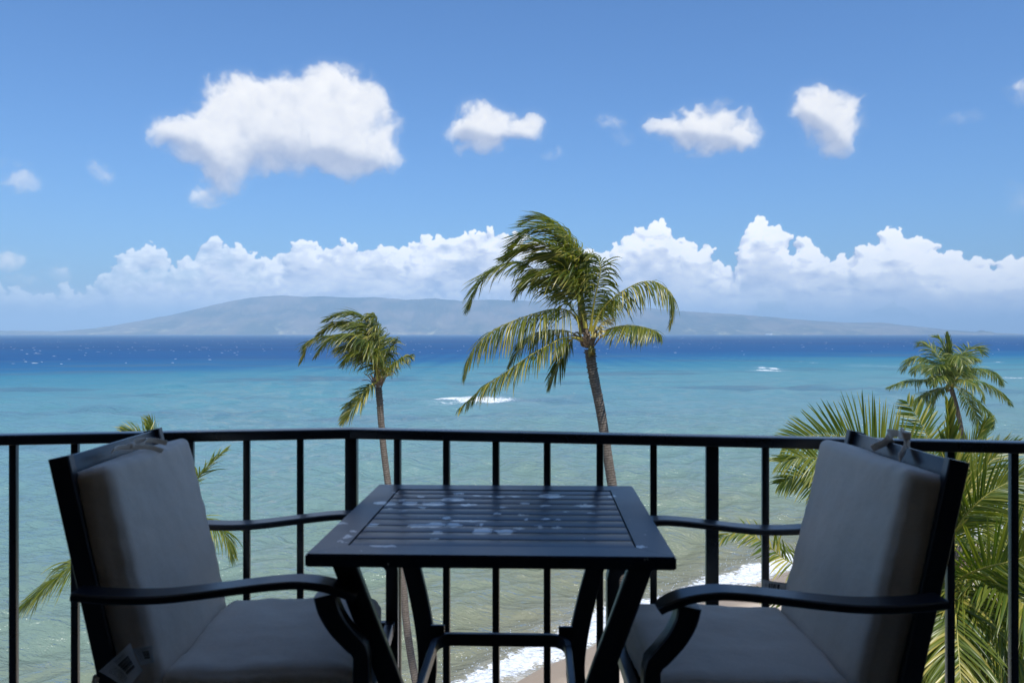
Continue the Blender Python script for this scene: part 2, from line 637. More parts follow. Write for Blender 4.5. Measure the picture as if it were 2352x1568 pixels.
# ================================================================== haze, sea, beach, island
def fbm_np(x, y, octs, seed, lac=2.1, gain=0.5):
    """Cheap smooth value noise on arrays."""
    r_ = np.random.default_rng(seed)
    tot = np.zeros_like(x)
    amp, f = 1.0, 1.0
    norm = 0
    for o_ in range(octs):
        tab = r_.random((64, 64))
        xs, ys = x * f + 17.3 * o_, y * f + 5.1 * o_
        xi, yi = np.floor(xs).astype(int), np.floor(ys).astype(int)
        fx, fy = xs - xi, ys - yi
        fx, fy = fx * fx * (3 - 2 * fx), fy * fy * (3 - 2 * fy)
        g = lambda i, j: tab[i % 64, j % 64]
        v = (g(xi, yi) * (1 - fx) + g(xi + 1, yi) * fx) * (1 - fy) + (g(xi, yi + 1) * (1 - fx) + g(xi + 1, yi + 1) * fx) * fy
        tot += v * amp
        norm += amp
        amp *= gain
        f *= lac
    return tot / norm


SHORE = np.array([(-2600, -700), (-400, -120), (-120, -32), (-60, -2), (-30, 14), (-12, 28), (-3, 37.5), (0.5, 41.3), (4.5, 45.6), (10, 51.6), (15.5, 56.0), (19, 58.6), (31, 65.2), (44, 71.0),
                  (60, 77), (90, 87), (140, 104), (260, 150), (500, 230), (2600, 700)], float)
_sh = []
for i in range(len(SHORE) - 1):
    m_ = max(2, int(np.hypot(*(SHORE[i + 1] - SHORE[i])) / 1.0)) if abs(SHORE[i][0]) < 200 else 60
    for t in np.linspace(0, 1, m_, endpoint=False):
        _sh.append(SHORE[i] * (1 - t) + SHORE[i + 1] * t)
_sh = np.array(_sh)
# swash: the edge of the water wanders
_near = (np.abs(_sh[:, 0]) < 200)
_sh[:, 1] += np.where(_near, 0.45 * np.sin(_sh[:, 0] * 0.37) + 0.3 * np.sin(_sh[:, 0] * 0.91 + 1.0), 0)


def shore_dist(x, y):
    """Signed distance to the water's edge, positive out at sea."""
    ys = np.interp(x, _sh[:, 0], _sh[:, 1])
    sl = np.interp(x, (_sh[1:, 0] + _sh[:-1, 0]) / 2, np.convolve(np.diff(_sh[:, 1]) / np.diff(_sh[:, 0]), np.ones(9) / 9, 'same'))
    return (y - ys) / np.sqrt(1 + sl ** 2)


def polar_grid(radii, az):
    rr, aa = np.meshgrid(radii, az, indexing='ij')
    x, y = rr * np.sin(aa), rr * np.cos(aa)
    nr, na = rr.shape
    i = np.arange(nr - 1)[:, None] * na + np.arange(na - 1)[None, :]
    q = np.stack([i, i + 1, i + na + 1, i + na], -1).reshape(-1, 4)
    return x, y, rr, q


def mat_sea():
    m_, T, p = material('sea_water')
    pos = T.new('ShaderNodeNewGeometry').outputs['Position']
    at = lambda n_: T.new('ShaderNodeAttribute', attribute_type='GEOMETRY', attribute_name=n_).outputs['Fac']
    s = at('shore')
    patch = T.noise(T.v('MULTIPLY', pos, (0.55, 1.0, 0)), 0.0065, 5, 0.55)
    patch2 = T.noise(T.v('MULTIPLY', pos, (0.35, 1.0, 0)), 0.022, 4, 0.6)
    lg = T.m('DIVIDE', T.m('LOGARITHM', T.m('MAXIMUM', s, 1.0), 10.0), math.log10(5000))
    lg = T.m('ADD', lg, T.m('MULTIPLY', T.m('SUBTRACT', patch, 0.5), T.smooth(s, 60, 700, 0.05, 0.09)))
    c = T.ramp(lg, SEA_RAMP)
    # reef: dull grey violet patches under the shallows
    reef = T.m('MULTIPLY', T.smooth(patch2, 0.50, 0.64), T.m('MULTIPLY', T.smooth(s, 45, 110), T.smooth(s, 340, 800, 1.0, 0.0)))
    c = T.mix(T.m('MULTIPLY', reef, 0.55), c, (0.060, 0.115, 0.165))
    # stirred up sand close in
    mud = T.noise(T.v('MULTIPLY', pos, (0.4, 1.0, 0)), 0.13, 4, 0.6)
    c = T.mix(T.m('MULTIPLY', T.smooth(mud, 0.45, 0.7), T.smooth(s, 8, 55, 0.35, 0.0)), c, (0.19, 0.175, 0.105))
    # darker gust streaks far out
    gust = T.noise(T.v('MULTIPLY', pos, (0.25, 1.0, 0)), 0.004, 4, 0.65)
    c = T.mix(T.m('MULTIPLY', T.smooth(gust, 0.45, 0.62), T.smooth(s, 400, 1200, 0.0, 0.35)), c, (0.002, 0.020, 0.11))
    # foam
    fpos = T.v('MULTIPLY', pos, (1.0, 1.0, 0))
    fn = T.noise(fpos, 1.1, 9, 0.70, 0.4)
    fn2 = T.noise(fpos, 3.2, 6, 0.62, 0.5)
    lace = T.voro(T.v('ADD', fpos, T.v('SCALE', T.noise(fpos, 0.8, 3, 0.5, out=1), s=2.2)), 2.3, 3, 0.7, 'DISTANCE_TO_EDGE')
    web = T.smooth(lace, 0.0, 0.10, 1.0, 0.0)
    fm = at('foam')
    thr = T.m('SUBTRACT', 0.92, T.m('MULTIPLY', fm, 0.56))
    mixn = T.m('ADD', T.m('MULTIPLY', fn, 0.55), T.m('ADD', T.m('MULTIPLY', fn2, 0.30), T.m('MULTIPLY', web, 0.15)))
    foam = T.smooth(T.m('SUBTRACT', T.m('ADD', mixn, 0.02), thr), -0.02, 0.09)
    thin = at('thinfoam')
    tf = T.m('MULTIPLY', thin, T.m('MULTIPLY', T.smooth(T.m('ADD', T.m('MULTIPLY', web, 0.35), fn), 0.60, 0.95), 0.55))
    foam = T.m('MAXIMUM', foam, tf)
    c = T.mix(foam, c, T.mix(T.smooth(fn2, 0.3, 0.62), (0.46, 0.47, 0.46), (0.80, 0.81, 0.82)))
    T.put(p.inputs['Base Color'], c)
    # ripples
    rot = T.new('ShaderNodeVectorRotate', rotation_type='Z_AXIS')
    T.put(rot.inputs['Vector'], pos)
    rot.inputs['Angle'].default_value = R(14)
    rp = rot.outputs[0]
    n1 = T.noise(T.v('MULTIPLY', rp, (0.45, 1.0, 1)), 1.5, 4, 0.62, 0.3)
    n2 = T.noise(T.v('MULTIPLY', rp, (0.35, 1.0, 1)), 0.42, 4, 0.6, 0.3)
    n3 = T.noise(T.v('MULTIPLY', rp, (0.30, 1.0, 1)), 0.07, 5, 0.62)
    n0 = T.noise(T.v('MULTIPLY', rp, (0.5, 1.0, 1)), 4.5, 3, 0.6, 0.3)
    h = T.m('ADD', T.m('MULTIPLY', n1, 0.26), T.m('MULTIPLY', n2, 0.62))
    h = T.m('ADD', h, T.m('MULTIPLY', n0, 0.05))
    h = T.m('ADD', h, T.m('MULTIPLY', n3, T.smooth(s, 80, 700, 0.3, 3.2)))
    nrm_ = T.bump(h, 1.0, SEA_BUMP)
    T.put(p.inputs['Normal'], nrm_)
    T.put(p.inputs['Roughness'], 0.9)
    T.put(p.inputs['Specular IOR Level'], 0.0)
    # mirror of the sky: Fresnel of the rippled surface; far out the unresolved wave slopes hold it down
    fr = T.new('ShaderNodeFresnel')
    fr.inputs['IOR'].default_value = 1.33
    T.l.new(nrm_, fr.inputs['Normal'])
    dist = T.v('LENGTH', pos)
    cap = T.curve(T.m('DIVIDE', T.m('LOGARITHM', T.m('MAXIMUM', dist, 10.0), 10.0), 4.5), [(0.0, 0.7), (0.36, 0.62), (0.44, 0.52), (0.51, 0.36), (0.57, 0.18), (0.63, 0.09), (0.75, 0.07), (1.0, 0.08)])
    fac = T.m('MULTIPLY', T.m('MINIMUM', fr.outputs[0], cap), T.m('SUBTRACT', 1.0, foam))
    gl = T.new('ShaderNodeBsdfGlossy')
    T.put(gl.inputs['Roughness'], T.smooth(s, 60, 1500, 0.10, 0.22))
    T.put(gl.inputs['Color'], (1.0, 1.0, 1.0))
    T.l.new(nrm_, gl.inputs['Normal'])
    mx = T.new('ShaderNodeMixShader')
    T.put(mx.inputs[0], fac)
    T.l.new(p.outputs[0], mx.inputs[1])
    T.l.new(gl.outputs[0], mx.inputs[2])
    T.l.new(mx.outputs[0], T.n['Material Output'].inputs[0])
    return m_


SEA_BUMP = 1.3
SEA_RAMP = [(0.0, (0.30, 0.26, 0.18)), (0.12, (0.22, 0.20, 0.13)), (0.24, (0.180, 0.190, 0.120)), (0.33, (0.175, 0.215, 0.150)), (0.41, (0.155, 0.225, 0.185)),
            (0.49, (0.135, 0.230, 0.220)), (0.555, (0.125, 0.235, 0.255)), (0.64, (0.085, 0.225, 0.262)), (0.69, (0.035, 0.175, 0.250)), (0.715, (0.010, 0.110, 0.235)),
            (0.755, (0.003, 0.068, 0.200)), (0.86, (0.001, 0.055, 0.165)), (1.0, (0.001, 0.062, 0.165))]


def make_sea():
    # rings grow with distance, the azimuth is fine where the sea is open
    radii = [24.0]
    while radii[-1] < 420:
        radii.append(radii[-1] + max(0.07, radii[-1] ** 2 / 14400 * 0.62))
    radii = np.r_[radii, np.geomspace(430, 26000, 110)]
    az = np.r_[np.linspace(-math.pi, -0.72, 24, endpoint=False), np.linspace(-0.72, 0.72, 640, endpoint=False), np.linspace(0.72, math.pi, 25)]
    x, y, r, q = polar_grid(radii, az)
    s = shore_dist(x, y)
    dr = np.gradient(r, axis=0)
    z = np.zeros_like(x)
    g = np.random.default_rng(5)
    shal = np.clip(s / 12, 0.0, 1)
    for i in range(46):
        lam = 1.1 * (26 / 1.1) ** (i / 45.0)
        th = R(g.normal(-12, 30))
        k = 2 * math.pi / lam
        ph = g.random() * 6.28
        amp = 0.0105 * lam ** 0.92
        wt = np.clip(lam / (2.6 * dr) - 0.7, 0, 1)
        arg = (x * math.sin(th) + y * math.cos(th)) * k + ph
        grp = 0.55 + 0.9 * fbm_np(x / (lam * 5), y / (lam * 5), 2, 100 + i)
        z += amp * wt * grp * (np.sin(arg) + 0.22 * np.sin(2 * arg + 0.6)) * (0.25 + 0.75 * shal)
    # low swells running in to the beach
    sw = fbm_np(x / 60, y / 30, 2, 9)
    z += 0.16 * np.sin(s * 2 * math.pi / 13.5 + 3.0 * sw) * np.clip((s - 4) / 10, 0, 1) * np.exp(-s / 140) * np.clip(13.5 / (3 * dr) - .5, 0, 1)
    # breaking shore wave
    along = x * 0.75 + y * 0.66
    brk = 0.55 + 0.45 * np.sin(along * 0.16 + 0.4) * np.sin(along * 0.05 + 1.2)
    jit = (fbm_np(x / 3.2, y / 3.2, 3, 21) - 0.5) * 3.0
    w = np.exp(-((s - 3.6 + jit * .5) / 1.15) ** 2)
    z += 0.42 * w * brk * (0.75 + 0.5 * fbm_np(x / 0.8, y / 0.8, 2, 33))
    z = np.where(s < 0.5, z * np.clip(s + 0.8, 0, 1.3) / 1.3 - 0.0, z) 
    z += np.where(s < 0, -0.02, 0.0)
    # foam attribute
    along2 = fbm_np(along / 22, along * 0 + 2.0, 2, 40)
    width = 0.9 + 1.8 * along2 + 0.5 * brk
    foam = np.clip(1.25 - np.abs(s - 1.7 + jit * 0.45) / (width * 0.92), 0, 1) * np.where(s < 9, 1, 0)
    foam = foam ** 0.7
    foam *= np.where(s > -0.6, 1, 0)
    thin = np.clip(1 - np.abs(s - 0.8) / 4.0, 0, 1) * 0.8
    # white water on the reef: sketch x, y, half width px, half height px, strength
    for px, py, hw, hh, st in REEF_FOAM:
        D = EYE * FD / (py - HOR)
        X0 = (px - CX) * D / FD
        wx = hw * D / FD
        wy = hh * D * D / (EYE * FD)
        wob = (fbm_np(x / (wx * 0.5), y / (wy * 2.5), 3, int(px)) - 0.5) * 1.6 * wy
        d = np.sqrt(((x - X0) / wx) ** 2 + ((y - D - wob) / wy) ** 2)
        k_ = np.clip(1.15 - d, 0, 1)
        foam = np.maximum(foam, np.clip(k_ * 1.5, 0, 1) ** 0.6 * st)
        thin = np.maximum(thin, np.clip(1.6 - d, 0, 1) * 0.5 * st)
        if st > 0.9:
            z += 0.5 * np.exp(-((y - D - wy * 0.4) / (wy * 0.5 + 0.6)) ** 2) * np.clip(1.1 - np.abs(x - X0) / wx, 0, 1)
    co = np.stack([x, y, z], -1).reshape(-1, 3)
    o = np_mesh('sea', co, q, mat_sea(), {'shore': s.ravel(), 'foam': foam.ravel(), 'thinfoam': thin.ravel()})
    tag(o, kind='structure')


REEF_FOAM = [(1075, 920, 135, 2.8, 0.84), (1000, 918, 60, 2.0, 0.84), (1060, 925, 90, 1.8, 0.70), (1150, 917, 55, 1.4, 0.80), (1180, 926, 55, 3, 0.30), (1110, 915, 40, 1.2, 0.7),
             (1745, 844, 30, 1.6, 1.0), (1768, 845, 12, 3.2, 1.0), (1765, 851, 42, 1.6, 0.85), (1858, 832, 8, 1.5, 0.9), (2010, 841, 60, 1.6, 0.62),
             (1975, 838, 30, 1.2, 0.55), (2075, 845, 35, 1.0, 0.7), (2320, 868, 42, 2.2, 0.75), (2260, 823, 45, 0.8, 0.75), (2240, 833, 38, .9, .6), (2285, 831, 10, 1, .8),
             (12, 1141, 14, 2.0, 0.62), (60, 1136, 60, 2.4, 0.40), (870, 924, 70, 3.5, 0.30), (640, 905, 60, 2, .18), (1005, 968, 5, 1, .6), (360, 1113, 4, 1, .5)]


def mat_sand():
    m_, T, p = material('sand')
    pos = T.new('ShaderNodeNewGeometry').outputs['Position']
    s = T.new('ShaderNodeAttribute', attribute_type='GEOMETRY', attribute_name='shore').outputs['Fac']
    n = T.noise(pos, 0.6, 6, 0.6)
    fine = T.noise(pos, 14, 4, 0.7)
    wet = T.smooth(T.m('ADD', s, T.m('MULTIPLY', T.m('SUBTRACT', n, 0.5), 2.4)), -4.2, -1.4)
    dry = T.mix(fine, (0.52, 0.415, 0.30), (0.62, 0.505, 0.375))
    wt = T.mix(fine, (0.28, 0.20, 0.125), (0.36, 0.265, 0.17))
    c = T.mix(wet, dry, wt)
    inland = T.smooth(T.m('ADD', s, T.m('MULTIPLY', T.m('SUBTRACT', n, 0.5), 6)), -17, -13, 1.0, 0.0)
    soil = T.mix(T.noise(pos, 2.3, 5, 0.7), (0.040, 0.055, 0.018), (0.13, 0.10, 0.05))
    c = T.mix(inland, c, soil)
    T.put(p.inputs['Base Color'], c)
    T.put(p.inputs['Roughness'], T.mixf(wet, 0.95, 0.38))
    T.put(p.inputs['Normal'], T.bump(T.m('ADD', fine, T.m('MULTIPLY', n, 2.0)), 0.5, 0.05))
    return m_


def ground_z(x, y):
    s = shore_dist(np.atleast_1d(float(x)), np.atleast_1d(float(y)))[0]
    return land_z(s)


def land_z(s):
    d = -s
    return np.where(d < 0, d * 0.28, np.where(d < 11, d * 0.11, 1.21 + np.minimum((d - 11) * 0.05, 0.5)))


def make_land():
    radii = np.r_[np.linspace(3, 24, 20, endpoint=False), np.linspace(24, 110, 220, endpoint=False), np.geomspace(110, 2500, 50)]
    az = np.r_[np.linspace(-math.pi, -0.72, 40, endpoint=False), np.linspace(-0.72, 0.8, 320, endpoint=False), np.linspace(0.8, math.pi, 40)]
    x, y, r, q = polar_grid(radii, az)
    s = shore_dist(x, y)
    z = land_z(s) + (fbm_np(x / 2.5, y / 2.5, 3, 3) - 0.5) * 0.14 * np.clip((-s - 3) / 4, 0, 1)
    keep = (s.reshape(-1)[q] < 14).any(1)
    o = np_mesh('beach', np.stack([x, y, z], -1).reshape(-1, 3), q[keep], mat_sand(), {'shore': s.ravel()})
    tag(o, kind='structure')


def mat_island():
    m_, T, p = material('island_slopes')
    pos = T.new('ShaderNodeNewGeometry').outputs['Position']
    n = T.noise(T.v('MULTIPLY', pos, (1, 0.6, 2.0)), 0.0022, 6, 0.62)
    n2 = T.noise(T.v('MULTIPLY', pos, (1, 0.5, 1.5)), 0.009, 5, 0.6)
    c = T.mix(T.smooth(n, 0.38, 0.62), (0.015, 0.030, 0.018), (0.15, 0.115, 0.08))
    c = T.mix(T.m('MULTIPLY', T.smooth(n2, 0.52, 0.72), T.smooth(T.sep(pos)[2], 200, 20, 0.0, 0.8)), c, (0.42, 0.38, 0.22))
    T.put(p.inputs['Base Color'], c)
    T.put(p.inputs['Roughness'], 0.95)
    return m_


ISL_D = 8600.0
RIDGE = [(-260, 762), (-60, 759), (60, 759), (130, 761), (200, 756), (260, 748), (330, 735), (400, 722), (470, 705), (540, 689), (600, 680), (650, 676), (700, 681), (745, 679), (800, 684),
         (860, 682), (930, 688), (1000, 685), (1060, 691), (1120, 688), (1250, 692), (1400, 700), (1500, 708), (1555, 714), (1600, 716), (1700, 722), (1760, 727), (1850, 735), (1950, 741), (2020, 740), (2080, 747),
         (2150, 754), (2195, 759), (2212, 763), (2222, 766)]


def make_island():
    xs = np.linspace(-260, 2222, 620)
    ridge = np.interp(xs, [p_[0] for p_ in RIDGE], [p_[1] for p_ in RIDGE])
    t = np.r_[np.linspace(0, 1, 46), np.linspace(1.08, 2.2, 12)]
    D = ISL_D + 1500 * t
    X = (xs[:, None] - CX) * (ISL_D + 1500) / FD + 0 * t[None, :]
    Yy = np.broadcast_to(D[None, :], X.shape).copy()
    hmax = ((HOR - ridge) * (ISL_D + 1500) / FD + EYE)[:, None]
    prof = np.where(t <= 1, t ** 0.85, np.clip(1 - (t - 1) / 1.15, 0, 1))[None, :]
    gul = fbm_np(X / 190 + 0.6 * Yy / 900, Yy / 1400, 4, 61)
    big = fbm_np(X / 700, Yy / 900, 3, 62)
    rel = np.clip(4 * prof * (1 - prof), 0, 1)
    z = hmax * prof * (1 - rel * 0.55 * np.abs(gul - 0.5) * 2) + hmax * rel * 0.45 * (big - 0.5)
    z = np.where(t[None, :] == 0, -4, z)
    Yy += (big - 0.5) * 500 * (1 - np.clip(t, 0, 1))[None, :]
    ridge_n = (fbm_np(X[:, :1] / 90, X[:, :1] * 0 + 3, 4, 66) - 0.5) * 10
    z += ridge_n * prof
    z = np.where(z > 470, 470 + (z - 470) * 0.7, z)
    z = np.minimum(z, 524)
    z[:, -1] = -4
    nx, nt = X.shape
    i = np.arange(nx - 1)[:, None] * nt + np.arange(nt - 1)[None, :]
    q = np.stack([i, i + nt, i + nt + 1, i + 1], -1).reshape(-1, 4)
    mat = mat_island()
    o = np_mesh('island', np.stack([X, Yy, z], -1).reshape(-1, 3), q, mat)
    tag(o, kind='structure')
    # islet off the point
    g = np.linspace(-1, 1, 33)
    gx, gy = np.meshgrid(g, g, indexing='ij')
    h = np.clip(1 - gx ** 2 - gy ** 2, 0, 1) ** 0.7 * (0.75 + 0.5 * fbm_np(gx * 3 + 5, gy * 3 + 5, 3, 71)) * (1 + 0.35 * gx * -1)
    D0 = 9300.0
    co = np.stack([(2263 - CX) * D0 / FD + gx * 130, D0 + gy * 130, h * 46 - 1], -1).reshape(-1, 3)
    i = np.arange(32)[:, None] * 33 + np.arange(32)[None, :]
    q = np.stack([i, i + 33, i + 34, i + 1], -1).reshape(-1, 4)
    o = np_mesh('islet', co, q, mat)
    tag(o, kind='structure')
    o2 = o.copy()
    o2.location = ((2219 - 2263) * D0 / FD, 0, 0)
    o2.location.x -= 0
    o2.name = 'islet'
    link(o2)
    # the copy is a small low rock: scale about its own centre
    cx0 = (2263 - CX) * D0 / FD
    o2.scale = (0.35, 0.35, 0.45)
    o2.location = (cx0 * 0.65 + (2220 - 2263) * D0 / FD, D0 * 0.65, 0)


# ================================================================== clouds: a dome of cumulus far beyond the island
def blur(a, n, times=2):
    for _ in range(times):
        for ax in (0, 1):
            pad = [(0, 0), (0, 0)]
            pad[ax] = (n + 1, n)
            c = np.cumsum(np.pad(a, pad, mode='edge'), axis=ax)
            hi = np.take(c, np.arange(2 * n + 1, c.shape[ax]), axis=ax)
            lo = np.take(c, np.arange(0, c.shape[ax] - 2 * n - 1), axis=ax)
            a = (hi - lo) / (2 * n + 1)
    return a


def sstep(x, a, b):
    t = np.clip((x - a) / (b - a), 0, 1)
    return t * t * (3 - 2 * t)


def cloud_fields():
    """Raster over azimuth and elevation (both in units of 1/1837 rad) with cover and brightness of the clouds."""
    st = 1.5
    U = np.arange(-1930, 1930, st)
    V = np.arange(-6, 780, st)
    u, v = np.meshgrid(U, V, indexing='xy')          # rows = elevation upwards
    g = np.random.default_rng(77)
    H = np.full(u.shape, -1e3)                        # front surface towards us of the horizon bank
    ny, nx = u.shape

    def uv(px, py):
        a, e = azel(px, py)
        return a * FD, e * FD
    warpx = (fbm_np(u / 34, v / 34, 4, 201) - 0.5)
    warpy = (fbm_np(u / 34 + 40, v / 34 + 9, 4, 202) - 0.5)
    w2x = (fbm_np(u / 9, v / 9, 3, 203) - 0.5)
    w2y = (fbm_np(u / 9 + 7, v / 9 + 3, 3, 204) - 0.5)
    w3 = fbm_np(u / 4.2, v / 4.2, 2, 205) - 0.5
    us, vs = u + warpx * 30 + w2x * 12 + w3 * 4, v + warpy * 28 + w2y * 12 + w3 * 4

    def splat(cu, cv, r, z, Hh):
        m_ = 16
        i0, i1 = int((cu - r - m_ - U[0]) / st), int((cu + r + m_ - U[0]) / st) + 1
        j0, j1 = int((cv - r - m_ - V[0]) / st), int((cv + r + m_ - V[0]) / st) + 1
        i0, j0, i1, j1 = max(i0, 0), max(j0, 0), min(i1, nx), min(j1, ny)
        if i0 >= i1 or j0 >= j1:
            return
        d2 = (us[j0:j1, i0:i1] - cu) ** 2 + ((vs[j0:j1, i0:i1] - cv) * 1.12) ** 2
        h = z + np.sqrt(np.clip(r * r - d2, 0, None)) - np.where(d2 > r * r, 1e4, 0)
        Hh[j0:j1, i0:i1] = np.maximum(Hh[j0:j1, i0:i1], h)

    tops = sorted([uv(x, y) for x, y in BANK] + [(-1930, 60), (-1700, 110), (-1550, 70), (1500, 150), (1700, 90), (1930, 60)])
    tu, tv = np.array(tops).T
    top_at = lambda x: np.interp(x, tu, tv)
    # the tall row at the back: many knobbly heads following the outline
    n = 4200
    cu = g.uniform(-1930, 1930, n)
    tp = top_at(cu)
    f = g.random(n) ** 0.75
    r = g.uniform(6.5, 17, n) + 24 * f * g.random(n) ** 1.4
    depth = r + f * 105 + 1.0
    cv = tp - depth
    order = np.arange(n)
    for k in order:
        # heads must stay under the outline on both sides
        lim = min(top_at(cu[k]), top_at(cu[k] - r[k] * .8) + r[k] * .55, top_at(cu[k] + r[k] * .8) + r[k] * .55)
        y = min(cv[k], lim - r[k])
        if y < 50:
            continue
        splat(cu[k], y, r[k], (tp[k] - y) * 0.55 + g.normal(0, 5), H)
    cover = sstep(blur(np.where(H > -900, 1.0, 0.0), 1, 1), 0.15, 0.85)
    Hf = np.where(H > -900, H, 0)
    Hs = blur(Hf, 2, 2) * 0.7 + blur(Hf, 4, 2) * 0.3
    gy, gx = np.gradient(Hs, st)
    gy2, gx2 = np.gradient(blur(Hf, 6, 2), st)
    nzs = 1 / np.sqrt(1 + gx ** 2 + gy ** 2)
    n2 = 1 / np.sqrt(1 + gx2 ** 2 + gy2 ** 2)
    L = (0.20, 0.86, 0.47)
    dif = np.clip((-gx * L[0] - gy * L[1] + L[2]) * nzs, 0, 1)
    dif2 = np.clip((-gx2 * L[0] - gy2 * L[1] + L[2]) * n2, 0, 1)
    ao = np.clip((Hf - blur(Hf, 9, 2)) / 16, -1, 1)
    bel = top_at(u) - v                                # how far under the local top
    patch = fbm_np(u / 75, v / 45, 4, 220)
    patch2 = fbm_np(u / 26 + 3, v / 20, 4, 221)
    shade = sstep(bel + (patch - 0.5) * 210 + (patch2 - .5) * 120 - 0.03 * np.clip(u + 100, -400, 900), 16, 84)      # shadowed lower bodies
    sunny = 0.34 + 0.50 * dif + 0.34 * dif2 + 0.16 * ao
    dull = 0.29 + 0.34 * dif + 0.20 * dif2 + 0.14 * ao
    lum = sunny * (1 - shade) + dull * shade
    lum = lum * 0.9 + blur(lum, 2, 2) * 0.1
    # right part stands nearer and crisper, left end thins out
    alpha_b = cover * np.interp(u, [-1930, -1150, -800, -450, -100, 1930], [.5, .35, .72, .93, 1, 1])
    soft = fbm_np(u / 30, v / 16, 5, 230)
    alpha_b *= 1 - 0.35 * sstep(bel, 0, 30) * sstep(soft, .35, .75) * np.interp(u, [-1930, -700, -300, 1930], [1, 1, .35, .15])
    # flat veil under the heads, broken into streaks near the horizon
    veil = fbm_np(u / 70, v / 20, 5, 240)
    vv = sstep(top_at(u) - 48 + (veil - .5) * 110 - v, 0, 55)
    veil_a = vv * (0.58 * sstep(v, 52, 84) + 0.5 * sstep(veil, .42, .66) * sstep(v, 6, 40)) * np.interp(u, [-1930, -1150, -700, 1930], [.5, .45, .85, 1])
    veil_a = np.clip(veil_a * (0.55 + 0.9 * sstep(fbm_np(u / 50 + 8, v / 26, 5, 243), .3, .62)), 0, 0.9)
    veil_l = 0.50 + 0.75 * (fbm_np(u / 42, v / 22, 6, 241) - 0.5) + .10 * sstep(v, 90, 40)
    # scattered white lumps in front of the veil
    H2 = np.full(u.shape, -1e3)
    for k in range(120):
        c_u, c_v = g.uniform(-1930, 1930), g.uniform(62, 118)
        if c_v > top_at(c_u) - 34:
            continue
        for q in range(16):
            rr = g.uniform(3, 11)
            splat(c_u + g.normal(0, 22), c_v + abs(g.normal(0, 6)) - 2, rr, g.normal(0, 3), H2)
    H2f = np.where(H2 > -900, H2, 0)
    a2 = sstep(blur(np.where(H2 > -900, 1.0, 0.0), 2, 2), .1, .9) * 0.65
    g2y, g2x = np.gradient(blur(H2f, 2, 2), st)
    l2 = 0.50 + 0.30 * np.clip((-g2y * .86 + .47) / np.sqrt(1 + g2x ** 2 + g2y ** 2), 0, 1)
    a2 *= np.interp(u, [-1930, -1100, -700, 1930], [.3, .4, 1, 1]) * sstep(fbm_np(u / 200, v * 0, 2, 5), .3, .5)

    def over(Ca, C, a, c):
        A = a + Ca * (1 - a)
        return A, np.where(A > 1e-4, (c * a + C * Ca * (1 - a)) / np.maximum(A, 1e-4), C)
    A, Lm = over(alpha_b, lum, veil_a, veil_l)
    A, Lm = over(A, Lm, a2, l2)
    # smooth dull base of the bank, fading out towards the sea
    low = 0.62 * sstep(v, 22, 58) * (1 - sstep(v, 66, 96)) * np.interp(u, [-1930, -1150, -700, 1930], [.4, .4, 1, 1])
    low = low * (0.75 + 0.5 * (fbm_np(u / 160, v / 14, 4, 245) - 0.5))
    A, Lm = over(A, Lm, low, 0.60 + 0.45 * (fbm_np(u / 70, v / 12, 5, 246) - 0.5))

    # scattered fair weather clouds higher up: metaball bodies eroded by turbulence
    D = np.zeros(u.shape)
    t1x = (fbm_np(u / 62, v / 62, 5, 251) - 0.5) * 56
    t1y = (fbm_np(u / 62 + 9, v / 62 + 4, 5, 252) - 0.5) * 56
    t2 = fbm_np((u + t1x) / 24, (v + t1y) / 24, 6, 253, gain=0.56)
    uu, vv_ = u + t1x, v + t1y
    extra = [(-1400, 330, 120, 50), (-1480, 300, 90, 40), (1450, 420, 110, 50), (1520, 380, 90, 40), (1650, 260, 80, 35), (-1700, 480, 90, 50)]
    ell = []
    for e in CLOUDS:
        cu_, cv_ = uv(e[0], e[1])
        cc = math.cos(cu_ / FD)
        ell.append((cu_, cv_, e[2] * cc, e[3] * cc, e[4] if len(e) > 4 else 1.0))
    ell += [(a, b, c, d, 1.0) for a, b, c, d in extra]
    for a, b, rx, ry, wt in ell:
        i0, i1 = max(0, int((a - rx * 1.4 - 60 - U[0]) / st)), min(nx, int((a + rx * 1.4 + 60 - U[0]) / st))
        j0, j1 = max(0, int((b - ry * 1.4 - 60 - V[0]) / st)), min(ny, int((b + ry * 1.4 + 60 - V[0]) / st))
        if i0 >= i1 or j0 >= j1:
            continue
        s_ = (slice(j0, j1), slice(i0, i1))
        q = np.clip(1 - ((uu[s_] - a) / (rx * 1.28)) ** 2 - ((vv_[s_] - b) / (ry * 1.28)) ** 2, 0, 1)
        D[s_] = D[s_] + q * wt
    Dc = 1.3 * (1 - np.exp(-D * 1.1))
    ero = (blur(t2, 1, 1) - 0.5) * 1.5
    thick = Dc + ero * sstep(Dc, 0.0, 0.5) * (1 - 0.55 * sstep(blur(Dc, 8, 2), 0.55, 1.0))
    al = sstep(thick, 0.04, 1.15) * 0.97
    # crisper upper edges, frayed lower edges
    al_c = sstep(thick, 0.14, 0.92)
    body = blur(Dc, 10, 2)
    gyb, gxb = np.gradient(body, st)
    upper = sstep(-gyb, -0.004, 0.010)
    al = al * (1 - upper) + al_c * upper
    # light: sun high behind us; dense bodies get a grey underside
    col_above = np.zeros_like(D)
    sh = 0
    for k, d_ in enumerate((8, 16, 26, 38, 52)):
        m_ = int(d_ / st)
        rolled = np.zeros_like(thick)
        rolled[:-m_, :] = np.clip(thick, 0, 1.2)[m_:, :]
        sh = sh + rolled * (1.0, .9, .8, .7, .6)[k]
    sh = blur(sh, 4, 2)
    th_s = blur(np.clip(thick, 0, 1.5), 3, 2)
    gyt, gxt = np.gradient(th_s, st)
    relief = np.clip(-gyt * 9 - gxt * 3.0, -1, 1)
    lowp = blur(Dc, 22, 2)
    gyl, gxl = np.gradient(lowp, st)
